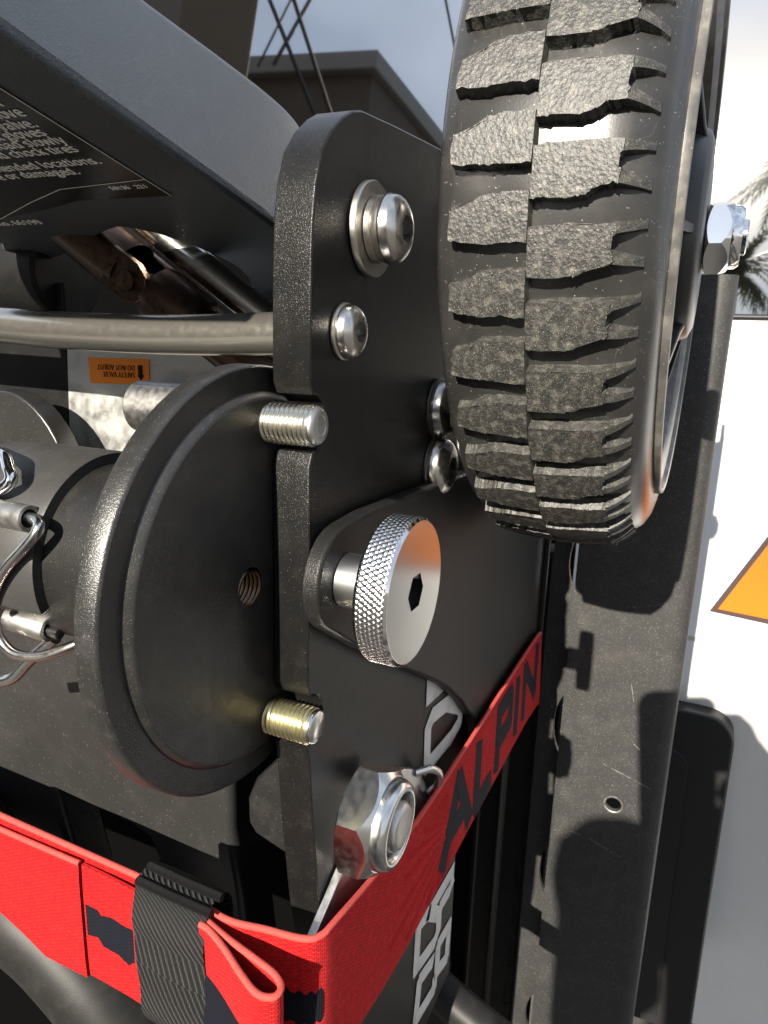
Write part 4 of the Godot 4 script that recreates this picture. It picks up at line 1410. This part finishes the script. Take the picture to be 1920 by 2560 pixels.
	pm.tube(smooth_path(pts3([-0.22, 0.735, -0.01, -0.16, 0.712, 0.0, -0.1310, 0.6990, 0.0, -0.104, 0.681, 0.0, -0.08, 0.655, 0.0, -0.055, 0.61, 0.0])), 0.0215, 28)
	part("pipe_body", pm, M.pipe, pp)

# woven red strap with elastic keeper
func build_strap() -> void:
	var st := thing("red_strap", "red woven tie strap with black print wrapped round the plate's lower end", "strap")
	# left run, in front of the frame, then round the plate's edge and back along it
	var ctr := PackedVector3Array()
	var wid := PackedFloat32Array()
	var sd := PackedVector3Array()
	# stations: upper edge point, lower edge point
	var raw := [[-0.24, 0.774, 0.012, -0.24, 0.716, 0.012], [-0.16, 0.7712, 0.012, -0.16, 0.7128, 0.012], [-0.1161, 0.770, 0.012, -0.1161, 0.713, 0.012], [-0.068, 0.7665, 0.010, -0.068, 0.7115, 0.010], [-0.040, 0.768, 0.012, -0.040, 0.712, 0.010], [-0.024, 0.769, 0.0145, -0.024, 0.712, 0.010], [-0.010, 0.7694, 0.0125, -0.010, 0.709, 0.0115], [0.0040, 0.7697, 0.0105, 0.0030, 0.7055, 0.0115],
		[0.0092, 0.769, 0.0060, 0.0092, 0.7045, 0.0060], [0.0105, 0.7678, -0.0050, 0.0110, 0.7025, -0.0050], [0.0105, 0.7592, -0.0500, 0.0125, 0.6968, -0.0500], [0.0105, 0.7540, -0.0964, 0.0145, 0.6995, -0.0964], [0.0110, 0.7536, -0.1500, 0.0155, 0.7020, -0.1500], [0.0115, 0.7536, -0.2200, 0.0160, 0.7010, -0.2200], [0.0115, 0.7527, -0.3000, 0.0155, 0.6968, -0.3000], [0.0110, 0.7495, -0.3520, 0.0145, 0.6881, -0.3520], [0.0095, 0.7439, -0.3640, 0.0120, 0.6806, -0.3640], [0.0030, 0.7430, -0.373, 0.0030, 0.6806, -0.373]]
	var hi := PackedVector3Array()
	var lo2 := PackedVector3Array()
	for q in raw:
		hi.append(Vector3(q[0], q[1], q[2]))
		lo2.append(Vector3(q[3], q[4], q[5]))
	var per := 8
	hi = smooth_path(hi, per)
	lo2 = smooth_path(lo2, per)
	for i in hi.size():
		ctr.append((hi[i] + lo2[i]) * 0.5)
		wid.append(hi[i].distance_to(lo2[i]) * 0.5)
		sd.append((hi[i] - lo2[i]).normalized())
	var rb := Mb.new()
	rb.ribbon(ctr, sd, wid, 0.0024)
	part("webbing", rb, M.red, st)
	var sv := Mb.new()
	sv.tube(hi, 0.0013, 8)
	part("upper_selvedge", sv, M.red_edge, st)
	# second layer lying on the left run, ending at the stitched step
	var l2 := Mb.new()
	var c2 := smooth_path(pts3([-0.24, 0.7415, 0.0150, -0.16, 0.7390, 0.0150, -0.1161, 0.7385, 0.0150, -0.098, 0.7380, 0.0146]))
	var s2 := PackedVector3Array()
	var w2 := PackedFloat32Array()
	for i in c2.size():
		s2.append(Vector3.UP)
		w2.append(0.0282)
	l2.ribbon(c2, s2, w2, 0.0024)
	part("upper_layer", l2, M.red, st)
	var su := Mb.new()
	var cu := PackedVector3Array()
	for i in c2.size():
		cu.append(c2[i] + s2[i] * 0.0282)
	su.tube(cu, 0.0012, 8)
	part("layer_selvedge", su, M.red_edge, st)
	var l3 := Mb.new()
	var c3 := smooth_path(pts3([-0.0975, 0.7380, 0.0135, -0.075, 0.7365, 0.0135, -0.055, 0.7355, 0.0150]))
	var s3 := PackedVector3Array()
	var w3 := PackedFloat32Array()
	for i in c3.size():
		s3.append(Vector3.UP)
		w3.append(0.0275)
	l3.ribbon(c3, s3, w3, 0.0022)
	part("folded_tail", l3, M.red, st)
	# loop of slack standing out right of the keeper
	var lp := Mb.new()
	var c4 := smooth_path(pts3([-0.034, 0, 0.0165, -0.0306, 0, 0.0178, -0.0204, 0, 0.0206, -0.0083, 0, 0.0232, 0.0020, 0, 0.0258, 0.0066, 0, 0.0292, 0.0062, 0, 0.0332, 0.0008, 0, 0.0345, -0.0078, 0, 0.0309, -0.0191, 0, 0.0248, -0.0288, 0, 0.0205, -0.034, 0, 0.0195]), 6)
	var s4 := PackedVector3Array()
	var w4 := PackedFloat32Array()
	for i in c4.size():
		s4.append(Vector3(0.04, 1, 0.02).normalized())
		w4.append(0.0285)
		c4[i] += Vector3(0, 0.7685 - 0.0285, 0)
	lp.ribbon(c4, s4, w4, 0.0022)
	part("slack_loop", lp, M.red, st)
	var se := Mb.new()
	var ce := PackedVector3Array()
	for i in c4.size():
		ce.append(c4[i] + s4[i] * 0.0285)
	se.tube(ce, 0.00125, 8)
	part("loop_selvedge", se, M.red_edge, st)
	var lq := Mb.new()
	var c7 := PackedVector3Array()
	var s7 := PackedVector3Array()
	var w7 := PackedFloat32Array()
	for i in range(40, 66):
		c7.append(c4[i] + Vector3(0, -0.008, 0.0004))
		s7.append(s4[i])
		w7.append(0.0165)
	lq.ribbon(c7, s7, w7, 0.0030)
	part("loop_print", lq, M.print_weave, st)
	# elastic keeper: a flattened sleeve
	var kp := Mb.new()
	var ko := PackedVector3Array()
	var uvs := PackedVector2Array()
	var nseg := 48
	var rows := 14
	for r in rows + 1:
		var f := float(r) / rows
		for k in nseg + 1:
			var a := TAU * k / nseg
			# section in (z, y), long in y; axis along x, slightly skewed
			var cx := lerpf(-0.0630, -0.0295, f)
			var y := 0.7410 + signf(sin(a)) * pow(absf(sin(a)), 0.5) * 0.0345
			var z := 0.0125 + signf(cos(a)) * pow(absf(cos(a)), 0.6) * (0.0095 + 0.0008 * sin(f * PI))
			ko.append(Vector3(cx + 0.010 * (0.7410 - y) / 0.03 * 0.12, y - 0.0015 * f, z + 0.0006 * sin(y * 300.0)))
			uvs.append(Vector2(f * 0.034, k / float(nseg) * 0.16))
	kp.grid(ko, rows + 1, nseg + 1, false, func(q: Vector3) -> Vector3: return Vector3(0, (q.y - 0.741) * 0.3, q.z - 0.0125), uvs)
	for e in [[0.7752, 0.0185, 0.0017], [0.7768, 0.0120, 0.0017]]:
		kp.tube(PackedVector3Array([Vector3(-0.0635, e[0] - 0.0008, e[1]), Vector3(-0.046, e[0] - 0.0013, e[1] + 0.0004), Vector3(-0.0290, e[0] - 0.0020, e[1])]), e[2], 10)
	part("elastic_keeper", kp, M.elastic, st, "black ribbed elastic keeper sleeve")
	var onto := func(z5: float, y5: float, lift: float) -> Vector3:
		var at := ctr.size() - 2
		for c5 in range(10 * per, ctr.size() - 1):
			if ctr[c5 + 1].z < z5:
				at = c5
				break
		var f := clampf((z5 - ctr[at].z) / (ctr[at + 1].z - ctr[at].z), 0, 1)
		var c6 := ctr[at].lerp(ctr[at + 1], f)
		var s6 := sd[at].lerp(sd[at + 1], f).normalized()
		var n6 := (ctr[at + 1] - ctr[at]).normalized().cross(s6).normalized()
		if n6.x < 0:
			n6 = -n6
		return c6 + s6 * (y5 - c6.y) / s6.y + n6 * lift
	# fan of streak shadows painted onto the strap, behind the letters
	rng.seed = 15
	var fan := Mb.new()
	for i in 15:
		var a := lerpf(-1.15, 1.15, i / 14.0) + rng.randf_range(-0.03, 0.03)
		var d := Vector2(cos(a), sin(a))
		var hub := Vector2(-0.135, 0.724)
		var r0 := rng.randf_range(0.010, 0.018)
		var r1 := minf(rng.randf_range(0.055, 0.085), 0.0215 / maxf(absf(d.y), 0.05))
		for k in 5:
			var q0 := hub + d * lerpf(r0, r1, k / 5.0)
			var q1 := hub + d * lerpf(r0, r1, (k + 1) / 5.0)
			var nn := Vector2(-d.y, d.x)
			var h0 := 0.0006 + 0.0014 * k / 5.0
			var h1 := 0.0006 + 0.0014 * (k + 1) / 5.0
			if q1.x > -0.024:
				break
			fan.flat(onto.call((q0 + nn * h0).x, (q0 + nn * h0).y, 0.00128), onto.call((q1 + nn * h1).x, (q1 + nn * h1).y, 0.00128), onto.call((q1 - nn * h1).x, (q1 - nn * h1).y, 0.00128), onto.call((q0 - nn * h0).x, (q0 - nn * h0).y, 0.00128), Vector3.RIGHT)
	var fp := part("shade_streaks", fan, M.strap_shade, st)
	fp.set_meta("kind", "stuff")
	# printed letters on the right run
	var glyph := {
		"A": [[0.0, 0.0, 0.45, 1.0, 1.0, 0.0], [0.15, 0.33, 0.8, 0.33]],
		"L": [[0.0, 1.0, 0.0, 0.0, 0.9, 0.0]],
		"P": [[0.0, 0.0, 0.0, 1.0, 0.85, 1.0, 0.85, 0.45, 0.0, 0.45]],
		"I": [[0.1, 0.0, 0.1, 1.0]],
		"N": [[0.0, 0.0, 0.0, 1.0, 0.9, 0.0, 0.9, 1.0]],
		"E": [[0.9, 0.0, 0.0, 0.0, 0.0, 1.0, 0.9, 1.0], [0.0, 0.5, 0.75, 0.5]]}
	var z := -0.119
	var places := [["A", 0.043], ["L", 0.032], ["P", 0.036], ["I", 0.012], ["N", 0.046]]
	for pl in places:
		var m := Mb.new()
		var kk := 0
		for stroke in glyph[pl[0]]:
			var q := pts(stroke)
			for i in q.size() - 1:
				var to := func(p: Vector2) -> Vector2:
					return Vector2(z - p.x * (pl[1] as float) - (p.y - 0.3) * 0.010, 0.7095 + p.y * 0.0335)
				var a: Vector2 = to.call(q[i])
				var b: Vector2 = to.call(q[i + 1])
				var dd := (b - a).normalized()
				var nn := Vector2(-dd.y, dd.x) * 0.0062
				a -= dd * 0.0035
				b += dd * 0.0035
				kk += 1
				var lift := 0.0013 + 0.00005 * kk
				var X := func(p: Vector2) -> Vector3: return onto.call(p.x, p.y, lift)
				m.flat(X.call(a + nn), X.call(b + nn), X.call(b - nn), X.call(a - nn), Vector3.RIGHT)
		part("printed_letter", m, M.print, st)
		z -= (pl[1] as float) + 0.0125
	# dark printed patches with ragged ends
	var pt := Mb.new()
	pt.prism_z(pts([-0.0965, 0.7470, -0.0900, 0.7466, -0.0885, 0.7445, -0.0830, 0.7458, -0.0760, 0.7446, -0.0680, 0.7450, -0.0680, 0.7270, -0.0720, 0.7285, -0.0745, 0.7262, -0.0800, 0.7290, -0.0880, 0.7296, -0.0905, 0.7330, -0.0965, 0.7318]), 0.0140, 0.0148, 0.0)
	part("black_print", pt, M.print_weave, st)
	var pq := Mb.new()
	var c8 := PackedVector3Array()
	var s8 := PackedVector3Array()
	var w8 := PackedFloat32Array()
	for i in range(48, 66):
		c8.append(hi[i].lerp(lo2[i], 0.46))
		s8.append(sd[i])
		w8.append(0.0082 + 0.0012 * sin(i * 1.7))
	pq.ribbon(c8, s8, w8, 0.0031)
	part("black_print", pq, M.print_weave, st)

# ------------------------------------------------------------------ the photographer, whose phone and arms shade the lower right
func build_photographer() -> void:
	var rt := Vector3(0.911145, 0.031779, -0.410858)
	var up := Vector3(-0.126148, 0.970667, -0.204675)
	var bk := Vector3(0.392302, 0.238318, 0.888428)
	var ph := thing("phone", "dark phone held upright, its oblong shadow lying on the steel upright", "phone", CAM)
	var o := PackedVector2Array()
	for q in [[0.0005, 0.0005, 0], [-0.0425, 0.0005, 1], [-0.0425, -0.1185, 2], [0.0005, -0.1185, 3]]:
		for k in 6:
			var a := PI / 2 * (float(q[2]) + k / 5.0)
			o.append(Vector2(q[0] + cos(a) * 0.0145, q[1] + sin(a) * 0.0145))
	var m := Mb.new()
	m.prism(o, 0.006, 0.014, 0.0015, Vector3.ZERO, rt, up, bk)
	part("phone_body", m, M.plastic, ph)
	var lens := Mb.new()
	lens.lathe(pts([0.0, 0.0075, 0.003, 0.0085, 0.006, 0.0085]), 28, bk * 0.0035, bk)
	part("lens_ring", lens, M.zinc_dull, ph)

	var pc := CAM + rt * -0.021 + up * -0.085 + bk * 0.012
	var hand_r := pc + rt * 0.050 + up * 0.045 + bk * 0.050
	var hand_l := pc - rt * 0.046 + up * -0.062 + bk * 0.034
	var sh_r := Vector3(0.39, 1.04, 0.80)
	var sh_l := Vector3(0.05, 1.05, 0.74)
	var el_r := Vector3(0.38, 0.86, 0.52)
	var el_l := Vector3(0.05, 0.70, 0.56)
	var wr_r := hand_r + (el_r - hand_r).normalized() * 0.075
	var wr_l := hand_l + (el_l - hand_l).normalized() * 0.075
	var hip := Vector3(0.25, 0.55, 0.88)
	var head := Vector3(0.33, 1.285, 0.74)
	var shirt := Color(0.03, 0.035, 0.05)
	var jeans := Color(0.03, 0.04, 0.07)
	var skin := Color(0.42, 0.24, 0.16)
	var hair := Color(0.02, 0.014, 0.01)
	var shoe := Color(0.02, 0.02, 0.02)
	# bones: from, to, radius from, radius to, colour
	var body := [
		[Vector3(0.24, 0.98, 0.79), Vector3(0.21, 0.98, 0.78), 0.125, 0.125, shirt], [Vector3(0.16, 0.98, 0.76), Vector3(0.29, 0.97, 0.80), 0.115, 0.115, shirt],
		[Vector3(0.225, 0.95, 0.78), hip, 0.14, 0.135, shirt], [sh_r, sh_l, 0.06, 0.06, shirt], [Vector3(0.25, 1.06, 0.77), head + Vector3(0, -0.06, 0.02), 0.06, 0.055, skin],
		[sh_r, el_r, 0.058, 0.045, shirt], [sh_l, el_l, 0.058, 0.045, shirt], [el_r, wr_r, 0.062, 0.05, shirt], [hand_r - up * 0.055, wr_r - up * 0.03, 0.034, 0.036, shirt], [el_r - Vector3(0.05, 0.10, 0), wr_r - Vector3(0, 0.07, 0), 0.055, 0.045, shirt], [el_l, wr_l, 0.044, 0.031, shirt],
		[hip + Vector3(0.09, 0, 0.01), Vector3(0.38, 0.10, 0.92), 0.10, 0.062, jeans], [hip + Vector3(-0.09, 0, -0.01), Vector3(0.12, 0.10, 0.80), 0.10, 0.062, jeans],
		[Vector3(0.38, 0.10, 0.92), Vector3(0.40, -0.29, 0.99), 0.06, 0.042, jeans], [Vector3(0.12, 0.10, 0.80), Vector3(0.11, -0.29, 0.86), 0.06, 0.042, jeans],
		[Vector3(0.40, -0.31, 1.0), Vector3(0.38, -0.315, 0.80), 0.042, 0.034, shoe], [Vector3(0.11, -0.31, 0.87), Vector3(0.08, -0.315, 0.67), 0.042, 0.034, shoe]]
	var fw := -bk
	var hd := [
		[head + Vector3(0, 0.03, 0.012), head + Vector3(0, 0.035, -0.005), 0.092, 0.088, skin], [head + Vector3(0, -0.03, -0.02), head + Vector3(0, -0.07, -0.04), 0.066, 0.038, skin],
		[head + Vector3(0, -0.005, -0.095), head + Vector3(0, -0.024, -0.108), 0.010, 0.014, skin], [head + Vector3(0.082, -0.005, 0.01), head + Vector3(0.084, 0.022, 0.016), 0.012, 0.014, skin],
		[head + Vector3(-0.082, -0.005, 0.01), head + Vector3(-0.084, 0.022, 0.016), 0.012, 0.014, skin], [head + Vector3(-0.02, -0.052, -0.087), head + Vector3(0.02, -0.052, -0.087), 0.007, 0.007, skin],
		[head + Vector3(0, 0.06, 0.03), head + Vector3(0, 0.075, 0.0), 0.088, 0.086, hair], [head + Vector3(0, 0.0, 0.06), head + Vector3(0, 0.05, 0.04), 0.066, 0.08, hair]]
	var who := thing("person", "person in a dark jacket holding up a phone, shading the lower right", "person")
	var hands := []
	for sgn in [1.0, -1.0]:
		var hp: Vector3 = hand_r if sgn > 0.0 else hand_l
		var wr: Vector3 = wr_r if sgn > 0.0 else wr_l
		var bones := [[wr, hp, 0.026, 0.024, skin], [hp + up * 0.02, hp - up * 0.022, 0.015, 0.015, skin]]
		for f in 4:
			var root: Vector3 = hp + up * (0.030 - 0.020 * f)
			var k1: Vector3 = root - bk * 0.030 + rt * sgn * 0.004
			var k2: Vector3 = k1 - bk * 0.010 - rt * sgn * 0.020
			bones.append([root, k1, 0.0095, 0.0088, skin])
			bones.append([k1, k2, 0.0088, 0.0080, skin])
			bones.append([k2, k2 - rt * sgn * (0.016 - 0.003 * absf(f - 1.5)), 0.008, 0.007, skin])
		var t0: Vector3 = hp + up * 0.01 + bk * 0.004
		bones.append([t0, t0 + bk * 0.012 - rt * sgn * 0.022 + up * 0.02, 0.0115, 0.010, skin])
		bones.append([t0 + bk * 0.012 - rt * sgn * 0.022 + up * 0.02, t0 + bk * 0.008 - rt * sgn * 0.045 + up * 0.032, 0.010, 0.0085, skin])
		hands.append(bones)
	var v := PackedVector3Array()
	var n := PackedVector3Array()
	var c := PackedColorArray()
	nets(body, 0.022, 0.030, v, n, c)
	nets(hd, 0.009, 0.012, v, n, c)
	nets(hands[0], 0.0045, 0.005, v, n, c)
	nets(hands[1], 0.0045, 0.005, v, n, c)
	var arr := []
	arr.resize(Mesh.ARRAY_MAX)
	arr[Mesh.ARRAY_VERTEX] = v
	arr[Mesh.ARRAY_NORMAL] = n
	arr[Mesh.ARRAY_COLOR] = c
	var am := ArrayMesh.new()
	am.add_surface_from_arrays(Mesh.PRIMITIVE_TRIANGLES, arr)
	var pm := StandardMaterial3D.new()
	pm.vertex_color_use_as_albedo = true
	pm.roughness = 0.8
	part("body", am, pm, who)

# surface nets over a smooth union of tapered capsules
func nets(bones: Array, cell: float, blend: float, v: PackedVector3Array, n: PackedVector3Array, c: PackedColorArray) -> void:
	var lo := Vector3.ONE * 1e9
	var hi := -lo
	for b in bones:
		var r: float = maxf(b[2], b[3]) + cell * 2.0
		lo = lo.min((b[0] as Vector3) - Vector3.ONE * r).min((b[1] as Vector3) - Vector3.ONE * r)
		hi = hi.max((b[0] as Vector3) + Vector3.ONE * r).max((b[1] as Vector3) + Vector3.ONE * r)
	var nx := int((hi.x - lo.x) / cell) + 2
	var ny := int((hi.y - lo.y) / cell) + 2
	var nz := int((hi.z - lo.z) / cell) + 2
	var d := PackedFloat32Array()
	d.resize(nx * ny * nz)
	d.fill(0.2)
	var who := PackedInt32Array()
	who.resize(nx * ny * nz)
	var best := d.duplicate()
	for bi in bones.size():
		var A: Vector3 = bones[bi][0]
		var B: Vector3 = bones[bi][1]
		var ra: float = bones[bi][2]
		var rb: float = bones[bi][3]
		var reach := maxf(ra, rb) + blend + cell * 2.0
		var l := ((A.min(B) - lo - Vector3.ONE * reach) / cell).floor()
		var h := ((A.max(B) - lo + Vector3.ONE * reach) / cell).ceil()
		var ab := B - A
		var ll := maxf(ab.length_squared(), 1e-9)
		for z in range(maxi(0, int(l.z)), mini(nz, int(h.z) + 1)):
			for y in range(maxi(0, int(l.y)), mini(ny, int(h.y) + 1)):
				for x in range(maxi(0, int(l.x)), mini(nx, int(h.x) + 1)):
					var p := lo + Vector3(x, y, z) * cell
					var t := clampf((p - A).dot(ab) / ll, 0.0, 1.0)
					var s := p.distance_to(A + ab * t) - lerpf(ra, rb, t)
					var i := (z * ny + y) * nx + x
					if s < best[i]:
						best[i] = s
						who[i] = bi
					var e := maxf(blend - absf(d[i] - s), 0.0) / blend
					d[i] = minf(d[i], s) - e * e * blend * 0.25
	var idx := {}
	var pos := PackedVector3Array()
	var nor := PackedVector3Array()
	var col := PackedColorArray()
	var st := [0, 1, nx, nx + 1, nx * ny, nx * ny + 1, nx * ny + nx, nx * ny + nx + 1]
	for z in nz - 1:
		for y in ny - 1:
			for x in nx - 1:
				var i := (z * ny + y) * nx + x
				var inside := 0
				for k in 8:
					if d[i + st[k]] < 0.0:
						inside += 1
				if inside == 0 or inside == 8:
					continue
				var sum := Vector3.ZERO
				var cnt := 0
				for k in 8:
					for bit in [1, 2, 4]:
						if k & bit:
							continue
						var da: float = d[i + st[k]]
						var db: float = d[i + st[k | bit]]
						if (da < 0.0) != (db < 0.0):
							var f := da / (da - db)
							var q := Vector3(k & 1, (k >> 1) & 1, (k >> 2) & 1)
							if bit == 1: q.x += f
							elif bit == 2: q.y += f
							else: q.z += f
							sum += q
							cnt += 1
				idx[i] = pos.size()
				pos.append(lo + (Vector3(x, y, z) + sum / cnt) * cell)
				var g := Vector3(d[i + st[1]] - d[i] + d[i + st[7]] - d[i + st[6]], d[i + st[2]] - d[i] + d[i + st[7]] - d[i + st[5]], d[i + st[4]] - d[i] + d[i + st[7]] - d[i + st[3]])
				nor.append(g.normalized())
				col.append(bones[who[i]][4])
	for i in idx:
		var z: int = i / (nx * ny)
		var y: int = (i / nx) % ny
		var x: int = i % nx
		for ax in 3:
			var a1: int = [1, nx, nx * ny][ax]
			var u: int = [nx, nx * ny, 1][ax]
			var w: int = [nx * ny, 1, nx][ax]
			if (d[i] < 0.0) == (d[i + a1] < 0.0):
				continue
			var qs := [i, i - u, i - u - w, i - w]
			if not (idx.has(qs[1]) and idx.has(qs[2]) and idx.has(qs[3])):
				continue
			var t := []
			for q in qs:
				t.append(idx[q])
			for tri_ in [[0, 1, 2], [0, 2, 3]]:
				var P := [t[tri_[0]], t[tri_[1]], t[tri_[2]]]
				var g := (pos[P[1]] - pos[P[0]]).cross(pos[P[2]] - pos[P[0]])
				if g.dot(nor[P[0]] + nor[P[1]] + nor[P[2]]) > 0.0:
					P = [P[0], P[2], P[1]]
				for k in P:
					v.append(pos[k])
					n.append(nor[k])
					c.append(col[k])
